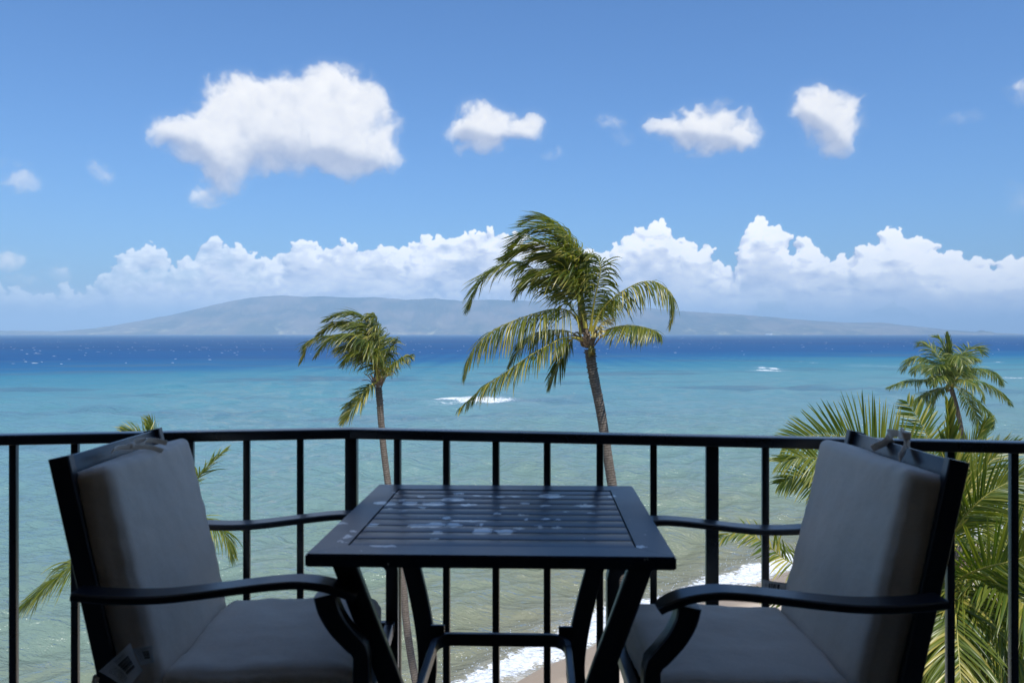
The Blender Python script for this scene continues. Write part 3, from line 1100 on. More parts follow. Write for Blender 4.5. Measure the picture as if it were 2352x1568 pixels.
    under = sstep(sh, 1.2, 3.4) * sstep(gyl * 1.0 + gxl * 0.55 + (fbm_np(u / 40, v / 30, 4, 260) - .5) * 0.006, 0.0, 0.0085)
    lum2 = 0.88 - 0.42 * under + 0.16 * relief + 0.16 * (t2 - .5) + 0.10 * (fbm_np(u / 36, v / 30, 4, 261) - .5)
    lum2 = blur(lum2 * np.interp(al, [0, .4, 1], [.86, .94, 1.0]), 1, 2)
    al = (al * 0.80 + blur(al, 7, 2) * 0.20) * sstep(v, 60, 130) * (0.66 + 0.34 * sstep(blur(Dc, 12, 2), 0.25, 0.8))
    A0 = A
    A, Lm = over(A, Lm, al, lum2)
    gain = np.where(al > 0.02, 1.06, 1.30)
    return U, V, A, np.clip(Lm, 0, 1.1), gain


def make_clouds():
    U, V, A, Lm, gain = cloud_fields()
    RAD = 52000.0
    m_ = bpy.data.materials.new('cloud_light')
    m_.use_nodes = True
    T = NT(m_.node_tree)
    T.n.clear()
    out = T.new('ShaderNodeOutputMaterial')
    at = T.sep(T.new('ShaderNodeAttribute', attribute_type='GEOMETRY', attribute_name='col').outputs['Vector'])
    em = T.new('ShaderNodeEmission')
    T.put(em.inputs[0], T.mix(T.smooth(at[0], 0.30, 0.95, typ='LINEAR'), CLOUD_DARK, CLOUD_LIT))
    T.put(em.inputs[1], at[2])
    tr = T.new('ShaderNodeBsdfTransparent')
    mx = T.new('ShaderNodeMixShader')
    T.put(mx.inputs[0], at[1])
    T.l.new(tr.outputs[0], mx.inputs[1])
    T.l.new(em.outputs[0], mx.inputs[2])
    T.l.new(mx.outputs[0], out.inputs[0])
    m_.cycles.emission_sampling = 'NONE'
    # fine cells where the open view is, coarse ones to the sides
    ui = np.arange(0, len(U))
    fine = np.abs(U) < 1130
    ui = np.r_[ui[U <= -1130][::4], ui[fine], ui[U >= 1130][::4]]
    U2, A2, L2 = U[ui], A[:, ui], Lm[:, ui]
    az, el = np.meshgrid(U2 / FD, V / FD)
    co = np.stack([np.sin(az) * np.cos(el), np.cos(az) * np.cos(el), np.sin(el)], -1) * RAD
    ny, nx = az.shape
    i = np.arange(ny - 1)[:, None] * nx + np.arange(nx - 1)[None, :]
    q = np.stack([i, i + nx, i + nx + 1, i + 1], -1).reshape(-1, 4)
    af = A2.reshape(-1)
    q = q[(af[q] > 0.006).any(1)]
    used, inv = np.unique(q, return_inverse=True)
    q = inv.reshape(q.shape)
    col = np.stack([L2.reshape(-1), af, gain[:, ui].reshape(-1)], -1)[used]
    o = np_mesh('sky_clouds', co.reshape(-1, 3)[used], q, m_, {'col': col})
    tag(o, kind='structure')
    # the same weather goes on round the rest of the horizon
    for k in (1, 2):
        o2 = o.copy()
        o2.rotation_euler = (0, 0, k * 2 * math.pi / 3)
        link(o2)


CLOUD_DARK = (0.34, 0.42, 0.62)
CLOUD_LIT = (1.02, 1.02, 1.03)


def make_haze():
    mb = MB()
    mb.box((0, 0, (-3 + 530) / 2), (60000, 60000, 533))
    m_ = bpy.data.materials.new('haze_air')
    m_.use_nodes = True
    T = NT(m_.node_tree)
    T.n.clear()
    out = T.new('ShaderNodeOutputMaterial')
    pv = T.new('ShaderNodeVolumePrincipled')
    pv.inputs['Color'].default_value = (0.52, 0.76, 1.0, 1)
    pv.inputs['Density'].default_value = HAZE
    pv.inputs['Anisotropy'].default_value = -0.3
    T.l.new(pv.outputs[0], out.inputs['Volume'])
    o = mb.build('haze', m_)
    o['kind'] = 'stuff'


HAZE = 1.3e-4


def make_whitecaps():
    """Small breaking crests scattered over open water, ridge shaped."""
    g = np.random.default_rng(31)
    vs, qs = [], []
    n = 0
    cnt = 0
    while cnt < 520:
        py = HOR + 2.0 + 70 * g.random() ** 1.7
        px = g.uniform(-120, 2470)
        D = EYE * FD / (py - HOR)
        if D > 7000:
            continue
        lim = np.interp(px, [0, 600, 1200, 1800, 2352], [75, 62, 48, 45, 45])
        if py - HOR > lim * (0.5 + 0.6 * g.random()):
            continue
        x0, y0 = (px - CX) * D / FD, D
        L = g.uniform(0.4, 1.2) * (1 + D / 3500) * (1 + (g.random() < 0.08) * 2.0)
        H = g.uniform(0.10, 0.25) * (1 + D / 5000)
        W = g.uniform(0.5, 1.2)
        k = 7
        a = g.normal(0, 0.25)
        for i in range(k):
            u = i / (k - 1) * 2 - 1
            e = (1 - u * u) ** 0.6 * g.uniform(0.6, 1.1)
            cx_, cy_ = x0 + u * L * math.cos(a), y0 + u * L * math.sin(a) + g.normal(0, 0.15)
            vs += [(cx_, cy_ - W * e, 0.02), (cx_, cy_ - W * 0.3 * e, H * e), (cx_, cy_ + W * 0.7 * e, 0.02)]
        for i in range(k - 1):
            b = n + i * 3
            qs += [(b, b + 3, b + 4, b + 1), (b + 1, b + 4, b + 5, b + 2)]
        n += 3 * k
        cnt += 1
    m_, T, p = material('foam_white')
    T.put(p.inputs['Base Color'], (0.50, 0.55, 0.60))
    T.put(p.inputs['Roughness'], 0.9)
    o = np_mesh('whitecaps', vs, qs, m_)
    o['kind'] = 'stuff'
    # spray thrown up along the shore break: thousands of tiny drops and clots
    N = 15000
    idx = g.integers(0, len(_sh), N)
    base = _sh[idx]
    keep = (np.abs(base[:, 0]) < 90)
    base = base[keep]
    N = len(base)
    sd = np.abs(g.normal(3.0, 1.2, N))
    x = base[:, 0] + g.uniform(-.5, .5, N) - sd * 0.6
    y = base[:, 1] + sd * 0.78 + g.uniform(-.5, .5, N)
    z = 0.16 + np.abs(g.normal(0, 0.16, N))
    sz = g.uniform(0.01, 0.05, N)
    off = np.array([(1, 0, -.5), (-.5, .87, -.5), (-.5, -.87, -.5), (0, 0, 1)])
    v = (np.stack([x, y, z], -1)[:, None, :] + off[None] * sz[:, None, None]).reshape(-1, 3)
    b = np.arange(N)[:, None] * 4
    f = np.concatenate([b + np.array([[0, 1, 3]]), b + np.array([[1, 2, 3]]), b + np.array([[2, 0, 3]]), b + np.array([[0, 2, 1]])])
    o = np_mesh('spray', v, f, m_, smooth=False)
    o['kind'] = 'stuff'


def make_ship():
    D = 8300.0
    x0 = (1766 - CX) * D / FD
    root = empty('ship', (x0, D, 0))
    tag(root, 'tiny white ship on the horizon in front of the low end of the island', 'ship')
    wm, T, p = material('ship_white')
    T.put(p.inputs['Base Color'], (0.80, 0.80, 0.80))
    mb = MB()
    L, W = 36, 7
    prof = [(-L, 0), (-L * 0.98, 7), (L * 0.97, 7), (L, 9), (L * 0.93, 0)]
    vs, fs = [], []
    for s_ in (-1, 1):
        vs += [(a, s_ * W * (1 if abs(a) < L * .95 else 0.45), z) for a, z in prof]
    k = len(prof)
    fs = [tuple(range(k)), tuple(range(2 * k - 1, k - 1, -1))] + [(i, (i + 1) % k, (i + 1) % k + k, i + k) for i in range(k)]
    mb.add(vs, fs)
    mb.build('hull', wm, root)
    mb = MB()
    mb.box((-6, 0, 9), (52, 11, 4.4), bevel=0.3)
    mb.build('cargo_deck', wm, root)
    mb = MB()
    mb.box((29, 0, 13), (9, 11, 9), bevel=0.4)
    mb.box((29, 0, 18.4), (6, 8, 2), bevel=0.2)
    mb.build('deckhouse', wm, root)
    mb = MB()
    mb.tube([(30, 0, 18), (30, 0, 26)], 0.3, 6)
    mb.build('mast', wm, root)


make_clouds()
make_haze()
make_sea()
make_land()
make_island()
make_whitecaps()
make_ship()


# ================================================================== the balcony
def make_room():
    Z = FLOOR

    def slab(name, c, s, m_):
        mb = MB()
        mb.box(c, s)
        o = mb.build(name, m_)
        tag(o, kind='structure')
    # floor and ceiling follow the bend of the railing
    outline = [(-3.2, -4.4), (3.2, -4.4), (3.2, 2.14), (-0.535, 2.745), (-3.2, 2.347)]

    def plate(name, z0, z1, m_, ext=0.0):
        mb = MB()
        k = len(outline)
        pts = [(x, y + (ext if y > 0 else 0)) for x, y in outline]
        mb.add([(x, y, z0) for x, y in pts] + [(x, y, z1) for x, y in pts],
               [tuple(range(k - 1, -1, -1)), tuple(range(k, 2 * k))] + [(i, (i + 1) % k, (i + 1) % k + k, i + k) for i in range(k)])
        o = mb.build(name, m_)
        tag(o, kind='structure')
    plate('balcony_floor', Z - 0.18, Z, M['tile'], 0.02)
    plate('ceiling', Z + 2.55, Z + 2.75, M['ceiling'], -0.70)
    slab('wall_left', (-3.11, -1.82, Z + 1.275), (0.16, 5.06, 2.544), M['plaster'])
    slab('wall_right', (3.11, -1.82, Z + 1.275), (0.16, 5.06, 2.544), M['plaster'])
    slab('wall_back', (0, -4.3, Z + 1.275), (6.04, 0.15, 2.544), M['plaster'])


RAIL_Z = 0.883


def rail_y(x):
    return 2.67 + 0.1493 * (x + 0.535) if x < -0.535 else 2.67 - 0.1623 * (x + 0.535)


def make_railing():
    root = empty('balcony_railing', (-0.535, 2.67, FLOOR))
    tag(root, 'black metal balcony railing bending outward behind the table, with slim upright bars', 'railing')
    o0 = Vector((-0.535, 2.67))

    def L(x, z=0.0, dy=0.0):
        return Vector((x - o0.x, rail_y(x) - o0.y + dy, z))
    # handrail in two runs, mitred at the bend
    for xe, sg in ((-3.0, -1), (3.0, 1)):
        mb = MB()
        a, b = L(-0.535), L(xe)
        d = (b - a).normalized()
        nrm = Vector((-d.y, d.x, 0))
        hw, h = 0.030, 0.032
        # mitre plane x = 0 at the corner
        vs = []
        for end in (0, 1):
            for (s_, zz) in ((-1, 0), (1, 0), (1, 1), (-1, 1)):
                for c_ in ((0, 0),):
                    off = nrm * (hw * s_)
                    base = (a if end == 0 else b) + off
                    if end == 0:
                        base = base - d * (base.x / d.x if abs(d.x) > 1e-6 else 0) + d * (0.0006)
                    vs.append((base.x, base.y, RAIL_Z - h + h * zz))
        fs = [(0, 1, 2, 3), (7, 6, 5, 4), (0, 4, 5, 1), (1, 5, 6, 2), (2, 6, 7, 3), (3, 7, 4, 0)]
        bm = bmesh.new()
        bv = [bm.verts.new(v) for v in vs]
        for f in fs:
            bm.faces.new([bv[i] for i in f])
        ed = [e for e in bm.edges if abs((e.verts[0].co - e.verts[1].co).length) > 1.0]
        bmesh.ops.bevel(bm, geom=ed, offset=0.0045, segments=3, affect='EDGES', profile=0.5)
        bm.verts.index_update()
        mb.add([v.co.copy() for v in bm.verts], [[v.index for v in f.verts] for f in bm.faces])
        bm.free()
        mb.build('handrail', M['rail'], root, smooth=35)
        # bottom rail
        mb = MB()
        mb.sweep([L(-0.535 + 0.021 * sg, 0.022), L(xe, 0.022)], 0.034, 0.028, side=(0, 1, 0))
        mb.build('bottom_rail', M['rail'], root)
    ang_l, ang_r = math.atan(0.1493), -math.atan(0.1623)
    z0, z1 = 0.0365, RAIL_Z - 0.033
    mbb = MB()
    mbb.box((0, 0, (z0 + z1) / 2), (0.0215, 0.0215, z1 - z0), bevel=0.0022)
    proto = mbb.build('baluster', M['rail'], root, smooth=35)
    xs = [-2.78, -2.60, -2.42, -2.24, -1.92, -1.745, -1.567, -1.388, -1.215, -1.042, -0.8686, -0.70,
          -0.378, -0.2139, -0.0516, 0.1131, 0.279, 0.4443, 0.778, 0.951, 1.125, 1.299, 1.470, 1.645, 1.99, 2.16, 2.33, 2.50]
    first = True
    for x in xs:
        b = proto if first else proto.copy()
        if not first:
            link(b, root)
        first = False
        p = L(x)
        b.location = p
        b.rotation_euler = (0, 0, ang_l if x < -0.535 else ang_r)
    mbp = MB()
    mbp.box((0, 0, (0.004 + z1) / 2), (0.039, 0.039, z1 - 0.004), bevel=0.003)
    pp = mbp.build('post', M['rail'], root, smooth=35)
    mf = MB()
    mf.box((0, 0, 0.004), (0.10, 0.10, 0.008), bevel=0.002)
    for i, x in enumerate((-0.535, 0.6205, 1.82, -2.08)):
        b = pp if i == 0 else pp.copy()
        if i:
            link(b, root)
        b.location = L(x)
        b.rotation_euler = (0, 0, 0 if x == -0.535 else (ang_l if x < -0.535 else ang_r))
        f = mf.build('base_plate', M['rail'], b) if i == 0 else link(fp.copy(), b)
        fp = f


def make_table():
    root = empty('bistro_table', (TAB[0], TAB[1], FLOOR), R(TAB[2]))
    tag(root, 'square black slatted metal table with peeling pale blotches between the two chairs', 'table')
    S, Bd, Zt, th = 0.3935, 0.074, 0.73, 0.028
    i_ = S - Bd
    # mitred frame
    for k in range(4):
        c, s_ = round(math.cos(k * math.pi / 2)), round(math.sin(k * math.pi / 2))
        e = 0.0005
        pts = [(-S + e, -S), (S - e, -S), (i_ - e, -i_), (-i_ + e, -i_)]
        pts = [(x * c - y * s_, x * s_ + y * c) for x, y in pts]
        bm = bmesh.new()
        lo = [bm.verts.new((x, y, Zt - th)) for x, y in pts]
        hi = [bm.verts.new((x, y, Zt)) for x, y in pts]
        bm.faces.new(hi)
        bm.faces.new(lo[::-1])
        for a in range(4):
            b = (a + 1) % 4
            bm.faces.new((lo[a], lo[b], hi[b], hi[a]))
        ed = [e_ for e_ in bm.edges if (e_.verts[0] in (lo[0], lo[1], hi[0], hi[1]) and e_.verts[1] in (lo[0], lo[1], hi[0], hi[1]) and abs(e_.verts[0].co.z - e_.verts[1].co.z) < 1e-4)]
        bmesh.ops.bevel(bm, geom=ed, offset=0.003, segments=2, affect='EDGES')
        bm.verts.index_update()
        mb = MB()
        mb.add([v.co.copy() for v in bm.verts], [[v.index for v in f.verts] for f in bm.faces])
        bm.free()
        mb.build('frame_rail', M['table'], root, smooth=30)
    n, gap = 10, 0.0048
    pitch = 2 * i_ / n
    for k in range(n):
        y = -i_ + pitch * (k + 0.5)
        mb = MB()
        mb.box((0, y, Zt - 0.0085), (2 * i_ - 0.006, pitch - gap, 0.014), bevel=0.0016)
        mb.build('slat', M['table'], root, smooth=30)
    # under-frame and pads
    for sx in (-1, 1):
        mb = MB()
        mb.sweep([(sx * 0.30, -i_, Zt - 0.036), (sx * 0.30, i_, Zt - 0.036)], 0.03, 0.014, side=(1, 0, 0))
        mb.build('under_rail', M['metal'], root)
    for sx in (-1, 1):
        for sy in (-1, 1):
            mb = MB()
            ctl = [(sx * 0.335, sy * 0.30, 0.700), (sx * 0.290, sy * 0.275, 0.58), (sx * 0.243, sy * 0.225, 0.44), (sx * 0.214, sy * 0.175, 0.33), (sx * 0.208, sy * 0.15, 0.24),
                   (sx * 0.238, sy * 0.19, 0.13), (sx * 0.33, sy * 0.30, 0.012)]
            if sy < 0:
                ctl = [(sx * 0.335, -0.305, 0.700), (sx * 0.290, -0.28, 0.56), (sx * 0.245, -0.25, 0.42), (sx * 0.214, -0.215, 0.30), (sx * 0.212, -0.20, 0.22),
                       (sx * 0.245, -0.23, 0.12), (sx * 0.335, -0.32, 0.012)]
            p, _ = catmull(ctl, 34)
            mb.sweep([Vector(q) for q in p], 0.022, 0.052, side=(0, 1, 0.0), ch=0.25)
            lg = mb.build('leg', M['metal'], root, smooth=40)
            mf = MB()
            mf.box((ctl[-1][0], ctl[-1][1], 0.007), (0.055, 0.03, 0.014), bevel=0.003)
            mf.build('foot_pad', M['metal'], lg)
            mt = MB()
            mt.box((ctl[0][0], ctl[0][1], 0.7), (0.07, 0.05, 0.006), bevel=0.001)
            mt.build('bracket', M['metal'], lg)
    # stretcher: rounded rectangular hoop tying the legs together
    mb = MB()
    z = 0.345
    a, b0, b1, rr = 0.186, -0.245, 0.150, 0.045
    pts = []
    for cx_, cy_, a0 in ((a - rr, b1 - rr, 0), (-a + rr, b1 - rr, 90), (-a + rr, b0 + rr, 180), (a - rr, b0 + rr, 270)):
        for t in np.linspace(0, 90, 7):
            pts.append((cx_ + rr * math.cos(R(a0 + t)), cy_ + rr * math.sin(R(a0 + t)), z - 0.012 * (1 if abs(cx_) > 0 else 0) * (1 - math.sin(R(a0 + t)) * (1 if cy_ > 0 else 0))))
    pts.append(pts[0])
    mb.sweep(pts, 0.034, 0.018, side=(0, 0, 1), ch=0.3)
    mb.build('stretcher', M['metal'], root, smooth=40)
    for sx in (-1, 1):
        mb = MB()
        mb.box((sx * 0.180, 0.158, 0.356), (0.040, 0.012, 0.050), bevel=0.002)
        mb.tube([(sx * 0.172, 0.140, 0.345), (sx * 0.172, 0.128, 0.345)], 0.006, 8)
        mb.build('joint_bracket', M['metal'], root)


from mathutils import noise as mnoise


def cushion(name, sx, sy, sz, r, puff, parent, mtx, seed, wr=0.004, crease=None):
    """Boxed cushion: sx along, sy across, sz thick; soft welted edges, puffed faces, shallow wrinkles."""
    nx, ny, nz = 40, 40, 10
    vs, fs, idx = [], [], {}
    hx, hy, hz = sx / 2, sy / 2, sz / 2

    def cos_d(n_):
        return [-math.cos(math.pi * i / n_) * 0.35 + (2 * i / n_ - 1) * 0.65 for i in range(n_ + 1)]
    ax, ay, az_ = cos_d(nx), cos_d(ny), cos_d(nz)

    def vert(i, j, k):
        key = (i, j, k)
        if key in idx:
            return idx[key]
        u, v, w = ax[i], ay[j], az_[k]
        p = Vector((u * hx, v * hy, w * hz))
        q = Vector((max(-hx + r, min(hx - r, p.x)), max(-hy + r, min(hy - r, p.y)), max(-hz + r * .8, min(hz - r * .8, p.z))))
        d = p - q
        if d.length > 1e-6:
            dn = d.normalized()
            p = q + Vector((dn.x * r, dn.y * r, dn.z * r * .8))
        eu, ev = max(0, 1 - u * u), max(0, 1 - v * v)
        p.z += (1 if w > 0 else -1) * abs(w) * puff * (eu ** 0.5) * (ev ** 0.5)
        p.x *= 1 + 0.018 * ev * (1 - abs(w))
        p.y *= 1 + 0.022 * eu * (1 - abs(w))
        q3 = Vector((p.x * 5 + seed, p.y * 5, p.z * 6))
        n_ = mnoise.noise(q3) * wr * 1.6 + mnoise.noise(q3 * 3.1) * wr * 0.7
        edge = 1 - min(1, min(1 - abs(u), 1 - abs(v)) * 5)
        rip = math.sin((u if abs(v) > abs(u) else v) * 26 + 4 * mnoise.noise(q3 * 0.7)) * 0.0016 * edge
        p.z += (n_ + rip) * (1 if w > 0 else -1) * min(1, abs(w) * 1.3)
        p.x += n_ * 0.8 * (1 if u > 0 else -1) * abs(u) ** 6
        p.y += n_ * 0.8 * (1 if v > 0 else -1) * abs(v) ** 6
        if crease:
            p.z += crease(u, v, w)
        idx[key] = len(vs)
        vs.append(mtx @ p)
        return idx[key]
    for i in range(nx):
        for j in range(ny):
            fs.append((vert(i, j, nz), vert(i + 1, j, nz), vert(i + 1, j + 1, nz), vert(i, j + 1, nz)))
            fs.append((vert(i, j, 0), vert(i, j + 1, 0), vert(i + 1, j + 1, 0), vert(i + 1, j, 0)))
    for i in range(nx):
        for k in range(nz):
            fs.append((vert(i, 0, k), vert(i + 1, 0, k), vert(i + 1, 0, k + 1), vert(i, 0, k + 1)))
            fs.append((vert(i, ny, k), vert(i, ny, k + 1), vert(i + 1, ny, k + 1), vert(i + 1, ny, k)))
    for j in range(ny):
        for k in range(nz):
            fs.append((vert(0, j, k), vert(0, j, k + 1), vert(0, j + 1, k + 1), vert(0, j + 1, k)))
            fs.append((vert(nx, j, k), vert(nx, j + 1, k), vert(nx, j + 1, k + 1), vert(nx, j, k + 1)))
    mb = MB()
    mb.add(vs, fs)
    ob = mb.build(name, M['fabric'], parent, smooth=180)
    # seam running round the rear face
    for k in (1,):
        ring = [(i, 0) for i in range(nx)] + [(nx, j) for j in range(ny)] + [(i, ny) for i in range(nx, 0, -1)] + [(0, j) for j in range(ny, 0, -1)]
        pts = [vs[idx[(i, j, k)]] for i, j in ring]
        pts.append(pts[0])
        mb = MB()
        mb.tube(pts, 0.0020, 6)
        mb.build('piping', M['fabric'], ob, smooth=180)
    return ob


def ribbon(mb, pts, w, side, th=0.0025, mat=0):
    p, _ = catmull(pts, 18)
    mb.sweep([Vector(q) for q in p], w, th, side=side, ch=0.3)


def tag_mesh(name, corners, parent, bend=0.006):
    """A small sewn label: a bent thin sheet with its print in its own coordinates."""
    a, b, c, d = [Vector(q) for q in corners]      # lower left, lower right, upper right, upper left
    n = (b - a).cross(d - a).normalized()
    k = 10
    co, tp, q = [], [], []
    for lay in (0, 1):
        for i in range(k + 1):
            for j in range(k + 1):
                u, v = i / k, j / k
                p = (a * (1 - u) + b * u) * (1 - v) + (d * (1 - u) + c * u) * v
                p += n * (bend * math.sin(u * 3.0) * math.sin(v * 3.4 + 0.4) + bend * 0.8 * v * v * u - 0.0006 * lay)
                co.append(p)
                tp.append((u, v, lay))
    m_ = (k + 1) ** 2
    for i in range(k):
        for j in range(k):
            o_ = i * (k + 1) + j
            q.append((o_, o_ + k + 1, o_ + k + 2, o_ + 1))
            q.append((o_ + m_, o_ + 1 + m_, o_ + k + 2 + m_, o_ + k + 1 + m_))
    me = np_mesh(name, [tuple(x) for x in co], q, M['tag'], {'tp': np.array(tp)}, parent=parent)
    return me


def make_chair(loc, rz, label, seed, right):
    root = empty('armchair', (loc[0], loc[1], FLOOR), rz)
    tag(root, label, 'chair', 'cushioned chairs at the table')
    # back and rear legs
    for s_ in (-1, 1):
        mb = MB()
        p, _ = catmull([(-0.416, s_ * 0.256, 0.922), (-0.367, s_ * 0.256, 0.70), (-0.308, s_ * 0.256, 0.43), (-0.296, s_ * 0.256, 0.33), (-0.330, s_ * 0.256, 0.16), (-0.395, s_ * 0.256, 0.0)], 26)
        mb.sweep([Vector(q) for q in p], 0.026, 0.046, side=(0, 1, 0), ch=0.2)
        mb.build('back_post', M['metal'], root, smooth=40)
        # front leg with the curved arm support
        mb = MB()
        p, _ = catmull([(0.188, s_ * 0.32, 0.628), (0.196, s_ * 0.32, 0.595), (0.215, s_ * 0.32, 0.56), (0.240, s_ * 0.32, 0.53), (0.2615, s_ * 0.32, 0.508)], 14)
        mb.sweep([Vector(q) for q in p] + [Vector((0.267, s_ * 0.32, 0.49)), Vector((0.267, s_ * 0.32, 0.25)), Vector((0.267, s_ * 0.32, 0.0))], 0.042, 0.036, side=(0, 1, 0), ch=0.16,
                 heights=list(np.linspace(0.05, 0.040, 14)) + [0.036] * 3)
        mb.build('leg', M['metal'], root, smooth=30)
        # arm
        mb = MB()
        top = [(-0.348, .645), (-0.264, .637), (-0.172, .636), (-0.095, .642), (0.0, .653), (0.077, .661), (0.134, .663), (0.193, .655), (0.234, .640), (0.252, .628)]
        p, _ = catmull([(x, s_ * 0.322, z - 0.009) for x, z in top], 40)
        wd = [0.062 * (1 - 0.35 * max(0, (t - 0.93) / 0.07) ** 2) for t in np.linspace(0, 1, 40)]
        mb.sweep([Vector(q) for q in p], 0.062, 0.018, side=(0, 1, 0), ch=0.35, widths=wd)
        mb.build('armrest', M['metal'], root, smooth=35)
        mb = MB()
        mb.sweep([(-0.322, s_ * 0.285, 0.328), (0.25, s_ * 0.285, 0.328)], 0.024, 0.036, side=(0, 1, 0))
        mb.sweep([(0.262, s_ * 0.274, 0.328), (0.262, s_ * 0.3, 0.328)], 0.03, 0.03, side=(1, 0, 0))
        mb.build('side_rail', M['metal'], root)
    mb = MB()
    d = Vector((-0.052, 0, 0.217)).normalized()
    rot = Matrix.Rotation(math.atan2(-0.052, 0.217), 3, 'Y')
    mb.box(Vector((-0.405, 0, 0.871)), (0.022, 0.485, 0.098), rot=rot, bevel=0.003)
    mb.build('top_rail', M['metal'], root, smooth=35)
    mb = MB()
    mb.box(Vector((-0.317, 0, 0.455)), (0.02, 0.485, 0.04), rot=rot, bevel=0.003)
    mb.build('back_rail', M['metal'], root)
    for k in range(5):
        y = -0.18 + 0.09 * k
        mb = MB()
        a = Vector((-0.321, y, 0.476))
        b = Vector((-0.395, y, 0.820))
        mb.sweep([a, b], 0.034, 0.012, side=(0, 1, 0))
        mb.build('back_slat', M['metal'], root)
    mb = MB()
    mb.sweep([(0.262, -0.262, 0.328), (0.262, 0.262, 0.328)], 0.026, 0.036, side=(1, 0, 0))
    mb.build('front_rail', M['metal'], root)
    mb = MB()
    mb.box((-0.03, 0, 0.318), (0.56, 0.545, 0.008), bevel=0.001)
    mb.build('seat_panel', M['metal'], root)
    # cushions
    tilt = math.atan2(0.108, 0.47)
    # local: x -> up the back, y -> across, z -> forward normal
    up = Vector((-math.sin(tilt), 0, math.cos(tilt)))
    fw = Vector((math.cos(tilt), 0, math.sin(tilt)))
    base = Vector((-0.192, 0, 0.398))
    ctr = base + up * 0.236 - fw * 0.050
    Mx = Matrix(((up.x, 0, fw.x, ctr.x), (0, 1, 0, ctr.y), (up.z, 0, fw.z, ctr.z), (0, 0, 0, 1)))
    # keep the frame right handed: across axis = z x x
    ay_ = fw.cross(up)
    Mx[0][1], Mx[1][1], Mx[2][1] = ay_.x, ay_.y, ay_.z
    sag = (lambda u, v, w: 0.004 * math.cos(v * 3) * (1 if w > 0 else 0))
    cb = cushion('back_cushion', 0.566, 0.512, 0.102, 0.024, 0.010, root, Mx, seed, 0.0032, sag)
    Ms = Matrix.Translation((0.024, 0, 0.388)) @ Matrix.Rotation(R(-1.0), 4, 'Y')

    def seatdip(u, v, w):
        return -0.010 * math.exp(-((u + 0.1) ** 2 + v * v) * 1.6) * (1 if w > 0 else 0) - 0.014 * max(0, u - 0.55) ** 2 * 4 * (1 if w > 0 else 0.6)
    cs = cushion('seat_cushion', 0.446, 0.515, 0.100, 0.034, 0.012, root, Ms, seed + 9, 0.0055, seatdip)
    # welted seam lines on the side of the back cushion
    # ties over the top rail
    mb = MB()
    top = base + up * 0.522
    if right:
        bt = Vector((-0.420, 0.02, 0.950))
        ribbon(mb, [top + Vector((-0.06, -0.055, -0.004)), top + Vector((-0.095, -0.035, 0.020)), bt + Vector((0.03, -0.015, 0.0)), bt + Vector((0.01, 0.03, -0.004)), bt + Vector((0.02, 0.045, -0.025))], 0.024, (0.5, 0.5, 0.8))
        ribbon(mb, [top + Vector((-0.06, 0.09, -0.006)), top + Vector((-0.085, 0.07, 0.02)), bt + Vector((0.028, 0.035, 0.008)), bt + Vector((0.0, 0.0, -0.008)), bt + Vector((-0.018, -0.01, -0.05))], 0.022, (0.5, 0.5, 0.8))
        mb.box(bt + Vector((0.02, 0.035, 0.0)), (0.022, 0.026, 0.02), bevel=0.005)
    else:
        c0 = top + Vector((-0.038, -0.055, 0.008))
        ribbon(mb, [c0 + Vector((-0.01, 0.0, 0)), c0 + Vector((0.0, 0.03, 0.012)), c0 + Vector((0.012, 0.06, 0.010)), c0 + Vector((0.016, 0.03, 0.003)), c0], 0.013, (0.55, 0.0, 0.85))
        ribbon(mb, [c0 + Vector((-0.01, 0.0, 0)), c0 + Vector((0.005, 0.04, 0.010)), c0 + Vector((0.02, 0.085, 0.006)), c0 + Vector((0.05, 0.105, -0.004))], 0.013, (0.5, 0.0, 0.85))
        ribbon(mb, [c0, c0 + Vector((-0.015, -0.04, 0.004)), c0 + Vector((-0.01, -0.075, 0.002))], 0.013, (0.55, 0.0, 0.85))
        ribbon(mb, [c0 + Vector((0.0, 0.0, 0)), c0 + Vector((0.03, 0.04, -0.006)), c0 + Vector((0.052, 0.07, -0.02))], 0.013, (0.55, 0.0, 0.85))
        mb.box(c0 + Vector((0, 0.004, 0.004)), (0.016, 0.018, 0.012), bevel=0.004)
    mb.build('tie', M['fabric'], cb, smooth=60)
    # knotted tie and care labels low on the outer side
    inv = Matrix.Translation((loc[0], loc[1], FLOOR)) @ Matrix.Rotation(rz, 4, 'Z')
    inv = inv.inverted()
    if not right:
        def F(x, y, Y):
            return inv @ P3((250 + x / 7.587) / 1.306, (1850 + y / 7.587) / 1.306, Y)
        tag_mesh('care_label', [F(980, 1640, 1.775), F(350, 1230, 1.765), F(1050, 610, 1.79), F(1350, 1210, 1.78)], cb, 0.010)
        tag_mesh('care_label', [F(1310, 1090, 1.80), F(1110, 720, 1.80), F(1550, 660, 1.797), F(1600, 1020, 1.797)], cb, 0.004)
        mb = MB()
        pts = [F(300, 1300, 1.80), F(260, 1350, 1.79), F(235, 1450, 1.79), F(200, 1560, 1.79), F(230, 1750, 1.80)]
        ribbon(mb, pts, 0.012, (0.2, 1, 0.2))
        pts = [F(300, 1300, 1.80), F(310, 1420, 1.785), F(280, 1560, 1.785), F(290, 1750, 1.80)]
        ribbon(mb, pts, 0.010, (0.2, 1, 0.2))
        mb.build('tie', M['fabric'], cb, smooth=60)
    else:
        def G_(x, y, Y):
            return inv @ P3(x, y, Y)
        tag_mesh('care_label', [G_(1806, 1366, 2.265), G_(1751, 1360, 2.27), G_(1752, 1331, 2.27), G_(1808, 1338, 2.265)], cb, 0.006)
    return root


make_room()
make_railing()
make_table()
make_chair((-0.612, 2.075), R(2.6), 'cushioned black armchair left of the table, bow tied on its cushion top', 3.0, False)
make_chair((0.560, 2.010), R(180.0), 'cushioned black armchair right of the table, loop of fabric over its back', 17.0, True)


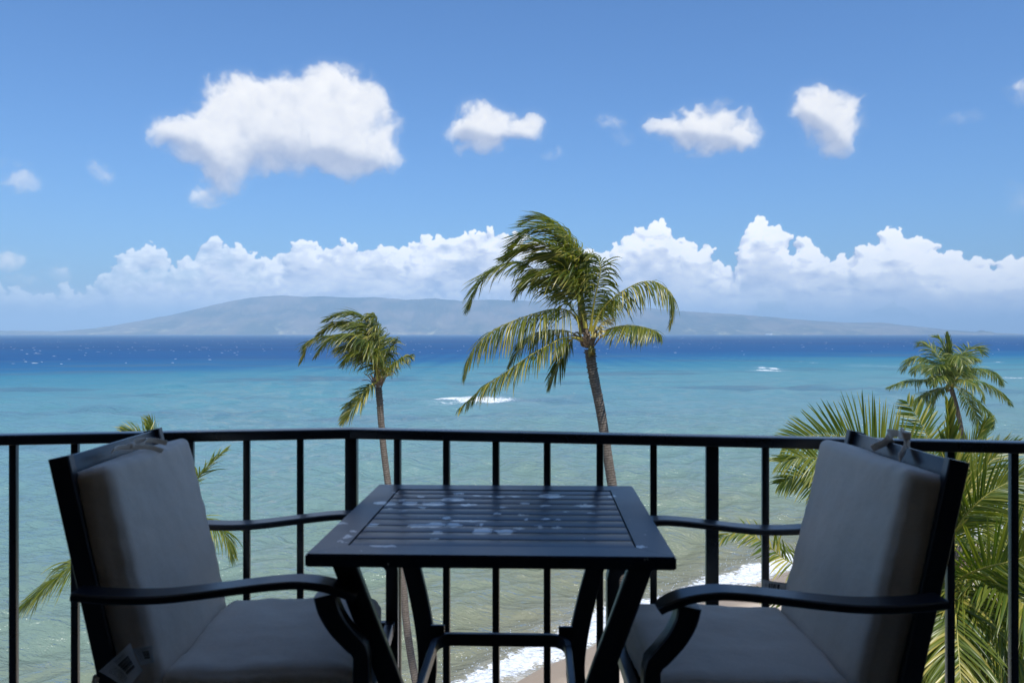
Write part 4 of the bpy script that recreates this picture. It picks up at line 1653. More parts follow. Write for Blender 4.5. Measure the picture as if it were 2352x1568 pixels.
# ================================================================== palms
def norm(a):
    return a / np.maximum(np.linalg.norm(a, axis=-1, keepdims=True), 1e-9)


def make_frond(parent, base_loc, pts, leaf, mats, *, n=70, fwd=0.55, grav=0.7, wind=(0, 0, 0), roll=0.0, nrm=(0, 0, 1), pet=0.16, wdt=0.036,
               vee=0.15, K=5, rad=0.034, jitter=0.12, prof=None, sides=(1, 1), name='frond', up_bias=0.0, lscale=1.28):
    n = int(n * 1.3)
    leaf = leaf * lscale
    P, total = catmull(pts, 64)
    P = np.asarray(P)[:, :3]
    t = norm(np.gradient(P, axis=0))
    N0 = np.asarray(nrm, float)
    side = norm(np.cross(t, N0))
    # keep the sideways axis from flipping where the rib runs parallel to the reference
    for i in range(1, len(side)):
        if np.dot(side[i], side[i - 1]) < 0:
            side[i] = -side[i]
        side[i] = norm(side[i] * 0.3 + side[i - 1] * 0.7)
    side = norm(side - t * (side * t).sum(1, keepdims=True))
    nn = np.cross(side, t)
    ph = rng.normal(0, 1)
    rl = roll + np.linspace(0, 1, len(t)) * rng.normal(0, 0.15)
    s2 = side * np.cos(rl)[:, None] + nn * np.sin(rl)[:, None]
    n2 = np.cross(s2, t)
    S = np.linspace(0, 1, len(P))
    ip = lambda A, s: np.stack([np.interp(s, S, A[:, k]) for k in range(3)], -1)
    # leaflets
    cos_, qs_, cols_ = [], [], []
    nv = 0
    fr = rng.random()
    G = np.array([0, 0, -1.0])
    Wv = np.asarray(wind, float)
    for sg, m_on in zip((-1, 1), sides):
        if not m_on:
            continue
        m_ = int(n * m_on)
        s = pet + (1 - pet) * np.linspace(0, 1, m_) ** 0.92 * 0.995 + rng.normal(0, 0.002, m_)
        s = np.clip(s, 0, 1)
        u = (s - pet) / (1 - pet)
        b, tt, ss, un = ip(P, s), norm(ip(t, s)), norm(ip(s2, s)), norm(ip(n2, s))
        Lp = (np.clip(0.62 + 1.3 * u, 0, 1) * np.clip((1.02 - u) * 2.0, 0.0, 1) ** 0.65 * 0.72 + 0.28 * (1 - 0.35 * u)) if prof is None else prof(u)
        ln = leaf * Lp * (1 + rng.normal(0, jitter * 0.6, m_)) * np.where(rng.random(m_) < 0.07, rng.uniform(0.3, 0.7, m_), 1.0)
        f = fwd + 0.55 * u ** 2 + rng.normal(0, jitter * 0.6, m_)
        f = np.clip(f, 0.1, 1.35)
        d = ss * (sg * np.cos(f))[:, None] + tt * np.sin(f)[:, None] + un * (vee + rng.normal(0, jitter, m_))[:, None]
        d = norm(d + np.array([0, 0, up_bias]))
        gv = grav * np.clip(rng.normal(1, 0.25, m_), 0.2, 2.2) * (1 + (rng.random(m_) < 0.05) * 1.5)
        wv = np.clip(rng.normal(1, 0.25, m_), 0.3, 1.8)
        tw = rng.normal(0, 0.35, m_)
        r1 = rng.random(m_)
        p = b.copy()
        wax = norm(tt - d * (tt * d).sum(1, keepdims=True))
        oth = np.cross(d, wax)
        wax = wax * np.cos(tw)[:, None] + oth * np.sin(tw)[:, None]
        ks = np.linspace(0, 1, K + 1)
        wprof = np.interp(ks, [0, 0.12, 0.5, 0.8, 1.0], [0.45, 0.95, 1.0, 0.62, 0.04])
        rows = []
        for k in range(K + 1):
            if k:
                a = ((k - 0.3) / K)
                dk = norm(d + G * (gv * a ** 1.2)[:, None] + Wv * (wv * a)[:, None])
                p = p + dk * (ln / K)[:, None]
            else:
                dk = d
            w_ = norm(wax - dk * (wax * dk).sum(1, keepdims=True))
            o_ = np.cross(dk, w_)
            hw = wdt * 0.5 * wprof[k] * (0.75 + 0.25 * Lp / max(Lp.max(), 1e-6))
            fold = 0.35
            rows.append(np.stack([p - w_ * hw[:, None], p + o_ * (hw * fold)[:, None], p + w_ * hw[:, None]], 1))
        V = np.stack(rows, 1)                          # m, K+1, 3, 3
        m2 = V.shape[0]
        cos_.append(V.reshape(-1, 3))
        col = np.zeros((m2, K + 1, 3, 3))
        col[..., 0] = r1[:, None, None]
        col[..., 1] = ks[None, :, None]
        col[..., 2] = fr
        cols_.append(col.reshape(-1, 3))
        st = (K + 1) * 3
        o_ = nv + np.arange(m2)[:, None, None] * st + np.arange(K)[None, :, None] * 3 + np.arange(2)[None, None, :]
        qs_.append(np.stack([o_, o_ + 1, o_ + 4, o_ + 3], -1).reshape(-1, 4))
        nv += m2 * st
    nleaf = sum(len(q) for q in qs_)
    # rib
    seg = 6
    Pr = P[::2]
    tr, sr, nr_ = t[::2], s2[::2], n2[::2]
    Sr = S[::2]
    rr = rad * np.interp(Sr, [0, 0.06, 0.18, 0.6, 1.0], [1.7, 1.15, 0.75, 0.38, 0.10])
    th = np.arange(seg) / seg * 2 * np.pi
    ring = Pr[:, None, :] + sr[:, None, :] * (np.cos(th)[None, :, None] * rr[:, None, None]) + nr_[:, None, :] * (np.sin(th)[None, :, None] * rr[:, None, None] * 0.7)
    cos_.append(ring.reshape(-1, 3))
    col = np.zeros((len(Pr), seg, 3))
    col[..., 1] = Sr[:, None]
    col[..., 2] = fr
    cols_.append(col.reshape(-1, 3))
    i = nv + np.arange(len(Pr) - 1)[:, None] * seg + np.arange(seg)[None, :]
    j = nv + np.arange(len(Pr) - 1)[:, None] * seg + (np.arange(seg)[None, :] + 1) % seg
    qs_.append(np.stack([i, j, j + seg, i + seg], -1).reshape(-1, 4))
    co = np.concatenate(cos_) - np.asarray(base_loc)
    q = np.concatenate(qs_)
    mi = np.r_[np.zeros(nleaf, int), np.ones(len(q) - nleaf, int)]
    return np_mesh(name, co, q, mats, {'col': np.concatenate(cols_)}, parent=parent, mat_index=mi)


def make_trunk(parent, base_loc, pts, r_top, r_bot, ring=0.075, seg=18):
    """Palm trunk: stacked leaf scars, each ring a little lip that overhangs the one below; shaggy at the top."""
    P, total = catmull(pts, 60)
    n = int(total / ring)
    P, total = catmull(pts, n * 3 + 1)
    t = norm(np.gradient(P, axis=0))
    a = norm(np.cross(t, np.array([0, 1.0, 0.05])))
    b = np.cross(t, a)
    m_ = len(P)
    S = np.linspace(0, 1, m_)
    th = np.arange(seg) / seg * 2 * np.pi
    rad = r_top + (r_bot - r_top) * S
    # point order goes from the crown downward
    k = np.arange(m_)
    ringid = k // 3
    phase = k % 3
    g = np.random.default_rng(int(abs(base_loc[0] * 7)) + 3)
    tab = g.normal(0, 1, (ringid.max() + 2, seg))
    sm = (tab + np.roll(tab, 1, 1)) / 2
    lip = np.array([0.075, -0.02, -0.05])[phase][:, None] * (0.7 + 0.5 * sm[ringid])
    shag = np.clip(1 - S / 0.13, 0, 1)[:, None] * (np.abs(tab[ringid]) * 0.16 * (phase == 0)[:, None] + 0.06)
    rr = rad[:, None] * (1 + lip + shag)
    wob = (np.abs(sm[ringid]) * 0.012)[:, :, None] * t[:, None, :]
    ringv = P[:, None, :] + a[:, None, :] * (np.cos(th)[None, :, None] * rr[:, :, None]) + b[:, None, :] * (np.sin(th)[None, :, None] * rr[:, :, None]) + wob
    col = np.zeros((m_, seg, 3))
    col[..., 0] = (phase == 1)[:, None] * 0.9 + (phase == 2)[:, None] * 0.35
    i = np.arange(m_ - 1)[:, None] * seg + np.arange(seg)[None, :]
    j = np.arange(m_ - 1)[:, None] * seg + (np.arange(seg)[None, :] + 1) % seg
    q = np.stack([i, j, j + seg, i + seg], -1).reshape(-1, 4)
    return np_mesh('trunk', ringv.reshape(-1, 3) - np.asarray(base_loc), q, M['trunk'], {'col': col.reshape(-1, 3)}, parent=parent, smooth=False)


def make_sheaths(parent, base_loc, c, r, n=14, h=0.42, seed=1):
    """Torn brown leaf bases and fibre around the crown."""
    g = np.random.default_rng(seed)
    for k in range(n):
        th = k / n * 2 * math.pi + g.normal(0, 0.2)
        d = Vector((math.cos(th), math.sin(th), 0))
        hh = h * g.uniform(0.5, 1.15)
        out = g.uniform(0.15, 0.55)
        p0 = Vector(c) + d * r * 0.85 + Vector((0, 0, -0.10 + g.uniform(-0.06, 0.06)))
        p = [p0, p0 + d * (0.06 + out * 0.08) + Vector((0, 0, hh * 0.35)), p0 + d * (0.06 + out * 0.35) + Vector((0, 0, hh * 0.7)), p0 + d * (0.05 + out * 0.8) + Vector((0, 0, hh * g.uniform(0.6, 1.0)))]
        pp, _ = catmull(p, 10)
        mb = MB()
        wd = [0.15 * (1 - 0.8 * (i / 9) ** 1.3) * (1 + 0.2 * math.sin(i * 2.1 + k)) for i in range(10)]
        mb.sweep([Vector(q) - Vector(base_loc) for q in pp], 0.14, 0.022, side=(-d.y, d.x, 0.1), ch=0.5, widths=wd)
        mb.build('leaf_base', M['sheath'], parent, smooth=50)


def make_nuts(parent, base_loc, c, n, seed, r=0.11):
    g = np.random.default_rng(seed)
    for k in range(n):
        bm = bmesh.new()
        bmesh.ops.create_icosphere(bm, subdivisions=2, radius=r)
        th = g.uniform(0, 6.28)
        for v in bm.verts:
            v.co.z *= 1.25
            v.co *= 1 + 0.05 * math.sin(3 * math.atan2(v.co.y, v.co.x))
            v.co += Vector(c) + Vector((math.cos(th) * 0.24, math.sin(th) * 0.24, g.uniform(-0.35, -0.1) if k == 0 else 0)) - Vector(base_loc)
        bm.verts.index_update()
        mb = MB()
        mb.add([v.co.copy() for v in bm.verts], [[v.index for v in f.verts] for f in bm.faces])
        bm.free()
        mb.build('coconut', M['nut'], parent, smooth=180)


def crop_pts(pts, ox, oy, s, Y):
    """Points read in an enlarged view of the photograph, with a depth offset in metres, to world points."""
    out = []
    for p in pts:
        dz = p[2] if len(p) > 2 else 0.0
        q = P3((ox + p[0] / s) / 1.306, (oy + p[1] / s) / 1.306, Y + dz)
        out.append((q.x, q.y, q.z))
    return out


def radial(c, az, el, L, droop, n=6, wind=(0, 0, 0)):
    """Rib of a free hanging frond from the crown centre c."""
    d = np.array([math.cos(az) * math.cos(el), math.sin(az) * math.cos(el), math.sin(el)])
    p = np.array(c, float)
    out = [tuple(p)]
    for k in range(n):
        a = (k + 1) / n
        dd = d + np.array([0, 0, -droop]) * a ** 1.5 + np.asarray(wind) * a
        dd /= np.linalg.norm(dd)
        p = p + dd * L / n
        out.append(tuple(p))
    return out


def palm_root(label, x, y, group='coconut palms below the balcony'):
    z = float(ground_z(x, y))
    root = empty('coconut_palm', (x, y, z))
    tag(root, label, 'palm tree', group)
    return root, (x, y, z)


def palm_centre():
    Y = 22.0
    tp = [(1354, 801), (1359, 838), (1366.5, 879), (1373, 910), (1381, 951), (1387, 990), (1396, 1050), (1406, 1113), (1418, 1200), (1430, 1310), (1440, 1450), (1447, 1650), (1450, 1850), (1452, 2165)]
    pts = [tuple(P3(x, y, Y)) for x, y in tp]
    root, B = palm_root('tallest palm, in the middle, its crown blown to the left above the horizon', pts[-1][0], Y)
    pts[-1] = (pts[-1][0], Y, B[2] - 0.1)
    make_trunk(root, B, pts, 0.128, 0.150, ring=0.068)
    ms = [M['leaf'], M['rachis']]
    C = lambda pts: crop_pts(pts, 1300, 600, 2.24, Y)
    W = (-0.42, 0.10, 0)
    c0 = C([(1040, 960)])[0]

    def F(p, leaf, **k):
        k.setdefault('wind', W)
        make_frond(root, B, C(p), leaf, ms, **k)
    # drooping to the left
    F([(1030, 900, 0), (960, 800, -.1), (905, 742, -.3), (800, 733, -.5), (640, 775, -.7), (470, 840, -.8), (330, 930, -.9), (240, 1060, -.9), (205, 1170, -.9)], 0.98, grav=2.4, n=84, fwd=.30, wind=(-0.22, 0, 0), pet=.14, rad=.036, jitter=.10, vee=0)
    F([(1030, 950, -.1), (960, 925, -.3), (880, 925, -.5), (780, 970, -.7), (640, 1050, -.9), (480, 1160, -1.0), (330, 1260, -1.1), (175, 1400, -1.1)], 0.72, grav=2.2, n=80, fwd=.50, wind=(-0.10, 0, 0), pet=.17, rad=.034, vee=0)
    F([(1010, 960, .3), (940, 930, .5), (890, 985, .7), (860, 1070, .8), (820, 1160, .9), (785, 1245, .9)], 0.62, grav=1.8, n=52, fwd=.7, wind=(-0.15, 0, 0), pet=.2)
    F([(1010, 940, .4), (900, 880, .8), (760, 880, 1.2), (640, 930, 1.5), (560, 1020, 1.6), (520, 1090, 1.6)], 0.80, grav=2.2, n=60, fwd=.5, wind=(-.2, 0, 0), pet=.2)
    # long upper left
    F([(1030, 880, .2), (960, 770, .4), (880, 670, .6), (780, 550, .8), (670, 460, .9), (540, 420, .9), (400, 470, .9), (300, 570, .8), (240, 720, .8)], 0.92, grav=1.5, n=92, fwd=.5, wind=(-.6, 0, 0), pet=.22, jitter=.14)
    F([(1020, 880, .6), (940, 740, 1.0), (850, 620, 1.2), (740, 540, 1.4), (620, 540, 1.5), (560, 640, 1.5)], 0.75, grav=1.6, n=70, fwd=.5, wind=(-.5, 0, 0), pet=.3)
    # the blown mass on top
    F([(1020, 860, 0), (1000, 640, 0), (985, 480, .1), (950, 320, .2), (880, 200, .3), (780, 130, .3), (700, 120, .3), (620, 150, .3)], 0.95, grav=.55, n=92, fwd=.55, wind=(-1.3, 0.1, 0), pet=.28, jitter=.12)
    F([(1020, 860, -.1), (990, 600, -.2), (960, 430, -.3), (890, 280, -.4), (800, 190, -.5), (690, 185, -.5), (590, 250, -.5), (520, 340, -.5)], 0.95, grav=.9, n=92, fwd=.5, wind=(-1.1, -0.1, 0), pet=.28, jitter=.12)
    F([(1020, 860, -.2), (975, 640, -.4), (930, 480, -.6), (850, 360, -.8), (750, 300, -.9), (640, 310, -.9), (540, 370, -.9), (480, 400, -.9)], 0.85, grav=1.0, n=88, fwd=.5, wind=(-1.1, -0.1, 0), pet=.28, jitter=.14)
    F([(1020, 860, .3), (985, 660, .5), (960, 520, .7), (900, 420, .8), (800, 370, .9), (690, 380, .9), (610, 450, .9)], 0.85, grav=1.1, n=80, fwd=.5, wind=(-1.2, 0, 0), pet=.3, jitter=.15)
    F([(1020, 860, -.3), (980, 700, -.5), (940, 590, -.6), (870, 500, -.8), (780, 470, -.9), (680, 510, -.9), (610, 590, -.9)], 0.80, grav=1.3, n=76, fwd=.5, wind=(-1.0, 0, 0), pet=.28, jitter=.16)
    F([(1020, 860, 0), (990, 720, .1), (975, 560, .1), (965, 420, .1), (930, 280, .1), (870, 200, .1)], 0.9, grav=.8, n=80, fwd=.3, wind=(-1.5, 0, 0), pet=.3, jitter=.18, sides=(1, 1))
    F([(1025, 860, -.2), (1005, 700, -.3), (995, 560, -.35), (1000, 440, -.4), (985, 330, -.4)], 0.7, grav=1.0, n=60, fwd=.5, wind=(-1.1, -.2, 0), pet=.35, jitter=.2)
    # arched to the right of the mass
    F([(1055, 880, -.1), (1075, 720, -.3), (1100, 590, -.5), (1122, 480, -.6), (1110, 400, -.6), (1062, 365, -.6), (1005, 372, -.5), (975, 420, -.5)], 0.62, grav=1.4, n=74, fwd=.4, wind=(-.35, 0, 0), pet=.12, rad=.040, jitter=.12, vee=-.1)
    # right hand fronds
    F([(1065, 900, -.1), (1090, 820, -.2), (1130, 745, -.3), (1200, 665, -.5), (1300, 595, -.7), (1400, 550, -.8), (1500, 552, -.9), (1585, 615, -1), (1622, 710, -1), (1595, 830, -1)], 0.74, grav=2.4, n=64, fwd=.45, wind=(-.1, 0, 0), pet=.20, rad=.038, jitter=.2, vee=-.2)
    F([(1065, 900, .2), (1110, 800, .5), (1150, 720, .8), (1200, 680, 1.0), (1240, 690, 1.1)], 0.6, grav=2.0, n=44, fwd=.6, wind=(-.3, 0, 0), pet=.25, jitter=.2)
    F([(1075, 930, -.1), (1130, 890, -.3), (1200, 858, -.5), (1290, 842, -.8), (1400, 850, -1), (1480, 875, -1.2), (1530, 905, -1.2)], 0.66, grav=1.7, n=66, fwd=.3, wind=(-.55, 0, 0), pet=.28, rad=.032, vee=-.1)
    # flower stalk
    make_frond(root, B, C([(1060, 920, -.3), (1110, 850, -.4), (1160, 815, -.5), (1200, 800, -.5)]), 0.30, [M['flower'], M['flower']], n=22, fwd=.5, grav=.9, wind=(.4, 0, 0), wdt=.03, K=3, rad=.02, jitter=.35, name='flower_stalk')
    make_frond(root, B, C([(1070, 920, -.3), (1130, 880, -.5), (1180, 870, -.6)]), 0.26, [M['flower'], M['flower']], n=18, fwd=.5, grav=1.1, wind=(.3, 0, 0), wdt=.03, K=3, rad=.02, jitter=.35, name='flower_stalk')
    # the unopened spear
    mb = MB()
    sp = [Vector(q) - Vector(B) for q in C([(1010, 900), (1003, 800), (992, 700), (985, 600), (975, 480)])]
    mb.tube(sp, [.14, .12, .10, .07, .02], 9)
    mb.build('spear_leaf', M['sheath'], root, smooth=60)
    make_sheaths(root, B, c0, 0.15, 16, 0.55, 4)
    make_nuts(root, B, c0, 2, 5, 0.10)


def palm_left_mid():
    Y = 30.0
    tp = [(869, 888), (871, 910), (873, 930), (874, 951), (876, 975), (881.5, 1034), (890.7, 1107), (903, 1200), (915, 1285), (927, 1353), (931.6, 1412), (940, 1480), (950, 1539), (963, 1600), (985, 1690), (1005, 1794)]
    pts = [tuple(P3(x, y, Y)) for x, y in tp]
    root, B = palm_root('smaller windblown palm left of the tallest one, its crown at the horizon', pts[-1][0], Y)
    pts[-1] = (pts[-1][0], Y, B[2] - 0.1)
    make_trunk(root, B, pts, 0.115, 0.155, ring=0.085, seg=16)
    ms = [M['leaf'], M['rachis']]
    C = lambda pts: crop_pts(pts, 850, 880, 3.733, Y)
    W = (-0.5, 0.1, 0)

    def F(p, leaf, **k):
        k.setdefault('wind', W)
        k.setdefault('wdt', 0.042)
        k.setdefault('lscale', 1.55)
        make_frond(root, B, C(p), leaf, ms, **k)
    c0 = C([(1060, 1000)])[0]
    F([(1060, 980, 0), (1075, 780, .1), (1070, 560, .2), (1020, 380, .3), (900, 260, .4), (760, 215, .4), (620, 240, .4), (500, 290, .4)], .80, grav=1.0, n=76, fwd=.5, wind=(-.9, 0, 0), pet=.2)
    F([(1055, 980, .2), (1040, 780, .3), (990, 580, .5), (900, 420, .6), (780, 330, .7), (640, 330, .7), (520, 380, .8), (420, 450, .8)], .78, grav=1.2, n=76, fwd=.5, wind=(-.8, 0, 0), pet=.2)
    F([(1055, 980, -.3), (1030, 760, -.5), (960, 590, -.7), (850, 490, -.9), (720, 455, -1), (590, 480, -1), (470, 560, -1), (380, 680, -1)], .74, grav=1.7, n=78, fwd=.5, wind=(-.5, 0, 0), pet=.18, rad=.036)
    F([(1050, 980, .5), (1000, 760, .8), (880, 580, 1.1), (720, 500, 1.3), (540, 480, 1.4), (380, 500, 1.4), (270, 560, 1.4), (240, 680, 1.4), (200, 760, 1.4)], .62, grav=1.4, n=90, fwd=.5, wind=(-.5, 0, 0), pet=.3)
    F([(1055, 960, -.1), (1070, 800, -.1), (1065, 620, -.1), (1030, 470, 0), (940, 370, 0), (830, 330, 0), (700, 350, 0)], .80, grav=1.3, n=76, fwd=.4, wind=(-.9, 0, 0), pet=.25, jitter=.2)
    F([(1055, 960, 0), (1050, 840, -.4), (1020, 740, -.7), (950, 680, -.9), (850, 650, -1), (740, 690, -1), (680, 780, -1)], .62, grav=1.8, n=66, fwd=.4, wind=(-.4, 0, 0), pet=.2, jitter=.2)
    F([(1055, 960, .3), (1040, 820, .5), (980, 700, .8), (860, 620, 1), (720, 590, 1), (600, 620, 1)], .72, grav=1.6, n=66, fwd=.5, wind=(-.5, 0, 0), pet=.3, jitter=.2)
    F([(1058, 960, 0), (1080, 760, 0), (1075, 560, 0), (1050, 400, 0), (1040, 260, 0), (1000, 225, 0), (930, 222, 0)], .55, grav=1.8, n=56, fwd=.5, wind=(-.5, 0, 0), pet=.35, jitter=.25)
    F([(1075, 960, 0), (1110, 820, -.1), (1165, 700, -.2), (1225, 600, -.2), (1262, 520, -.3)], .55, grav=1.6, n=44, fwd=.6, wind=(-.45, 0, 0), pet=.15, rad=.045)
    F([(1080, 980, -.1), (1140, 880, -.2), (1230, 790, -.3), (1330, 725, -.4), (1435, 690, -.4)], .50, grav=1.9, n=46, fwd=.6, wind=(-.15, 0, 0), pet=.2, rad=.042)
    F([(1040, 990, -.2), (990, 1020, -.4), (920, 1090, -.5), (845, 1190, -.6), (770, 1290, -.6), (710, 1370, -.6), (675, 1430, -.6)], .60, grav=.7, n=60, fwd=.75, wind=(-.1, 0, 0), pet=.1, roll=0.4)
    make_frond(root, B, C([(1080, 960, -.2), (1120, 890, -.3), (1160, 850, -.4)]), 0.38, [M['flower'], M['flower']], n=26, fwd=.7, grav=.8, wind=(.5, 0, 0), wdt=.035, K=3, rad=.03, jitter=.3, name='flower_stalk')
    make_sheaths(root, B, c0, 0.14, 14, 0.6, 9)


def palm_far_right():
    Y = 62.0
    tp = [(2184.8, 892), (2192.7, 918.6), (2201.5, 953.7), (2208.5, 989), (2215.5, 1010), (2228, 1065), (2240, 1110), (2251.6, 1148.5), (2266.3, 1183), (2279.7, 1223.5), (2290, 1247.6), (2297, 1268)]
    pts = [tuple(P3(x, y, Y)) for x, y in tp]
    root, B = palm_root('far palm growing on the beach at the right, curved trunk, full crown', pts[-1][0], Y)
    pts[-1] = (pts[-1][0], Y, B[2] - 0.15)
    make_trunk(root, B, pts, 0.16, 0.24, ring=0.13, seg=12)
    ms = [M['leaf_far'], M['rachis']]
    C = lambda pts: crop_pts(pts, 2650, 970, 4.355, Y)

    def F(p, leaf, **k):
        k.setdefault('wind', (-.12, 0, 0))
        k.setdefault('wdt', 0.072)
        k.setdefault('lscale', 1.4)
        k.setdefault('K', 4)
        k.setdefault('rad', 0.05)
        make_frond(root, B, C(p), leaf, ms, **k)
    c0 = C([(880, 810)])[0]
    F([(870, 800, 0), (720, 742, -.5), (560, 735, -1), (400, 742, -1.4), (250, 765, -1.6), (150, 800, -1.7), (70, 835, -1.7)], 1.0, grav=1.5, n=60, fwd=.6)
    F([(865, 780, .5), (770, 620, 1), (640, 500, 1.5), (520, 450, 1.8), (400, 440, 2), (310, 500, 2), (270, 600, 2)], 1.3, grav=1.3, n=60, fwd=.4)
    F([(865, 780, 0), (760, 640, -1), (640, 560, -1.8), (520, 540, -2.2), (430, 580, -2.4), (400, 640, -2.4)], 1.2, grav=1.5, n=54, fwd=.4)
    F([(865, 760, 1), (780, 540, 1.8), (680, 380, 2.4), (590, 290, 2.8), (500, 250, 3), (460, 280, 3)], 1.3, grav=.7, n=56, fwd=.5)
    F([(870, 760, .2), (830, 520, .4), (790, 330, .6), (740, 220, .8), (680, 180, .8)], 1.2, grav=.6, n=54, fwd=.6)
    F([(872, 760, 0), (862, 520, 0), (845, 330, 0), (832, 220, 0), (825, 150, 0)], .8, grav=.1, n=50, fwd=1.15, pet=.35)
    F([(875, 760, 1), (930, 560, 1.6), (1010, 420, 2.2), (1110, 330, 2.5), (1220, 325, 2.6), (1300, 390, 2.6)], 1.35, grav=.5, n=60, fwd=.5)
    F([(875, 760, 0), (940, 600, -1), (1030, 500, -1.6), (1130, 450, -2), (1220, 470, -2)], 1.1, grav=1.2, n=54, fwd=.5)
    F([(885, 790, .5), (1000, 670, 1), (1130, 600, 1.4), (1280, 590, 1.7), (1410, 640, 1.9), (1500, 720, 2), (1545, 790, 2)], 1.15, grav=1.5, n=60, fwd=.5)
    F([(885, 800, -.3), (1020, 720, -.7), (1180, 740, -1), (1340, 790, -1.2), (1490, 880, -1.3), (1590, 960, -1.4), (1655, 1040, -1.4)], 1.05, grav=1.7, n=62, fwd=.6)
    F([(885, 805, -.5), (990, 830, -1), (1100, 890, -1.5), (1220, 1000, -1.9), (1320, 1110, -2.1), (1400, 1230, -2.2), (1400, 1340, -2.2)], 1.1, grav=1.2, n=62, fwd=.5, roll=.3)
    F([(880, 810, .2), (990, 860, .4), (1080, 980, .5), (1150, 1100, .6), (1220, 1250, .7), (1245, 1390, .7)], 1.0, grav=.8, n=56, fwd=.6)
    F([(860, 810, -.3), (740, 850, -.7), (620, 900, -1), (520, 970, -1.2), (420, 1050, -1.3)], 1.0, grav=1.2, n=50, fwd=.6)
    F([(862, 810, .4), (740, 880, .8), (680, 960, 1), (650, 1060, 1.1), (630, 1140, 1.1)], 1.0, grav=1.0, n=46, fwd=.6)
    F([(875, 780, -.4), (885, 620, -1.4), (900, 480, -2.4), (950, 420, -3), (1010, 470, -3.5), (1045, 590, -3.8)], 1.2, grav=1.0, n=60, fwd=.5)
    F([(875, 790, -.4), (800, 640, -1.4), (740, 560, -2.4), (660, 560, -3), (610, 640, -3.4)], 1.2, grav=1.2, n=54, fwd=.5)
    F([(880, 790, 1), (960, 700, 2), (1030, 640, 2.6), (1120, 640, 3), (1180, 700, 3.2)], 1.2, grav=1.2, n=50, fwd=.5)
    F([(880, 800, -.6), (960, 760, -1.6), (1060, 740, -2.4), (1180, 800, -3), (1280, 900, -3.3), (1300, 990, -3.4)], 1.0, grav=1.6, n=54, fwd=.5)
    F([(866, 780, -.6), (800, 700, -1.8), (740, 680, -2.6), (680, 720, -3.2), (650, 800, -3.4)], 1.0, grav=1.5, n=50, fwd=.5)
    make_sheaths(root, B, c0, 0.22, 12, 0.8, 12)
    make_nuts(root, B, (c0[0], c0[1], c0[2] - 0.1), 3, 8, 0.14)


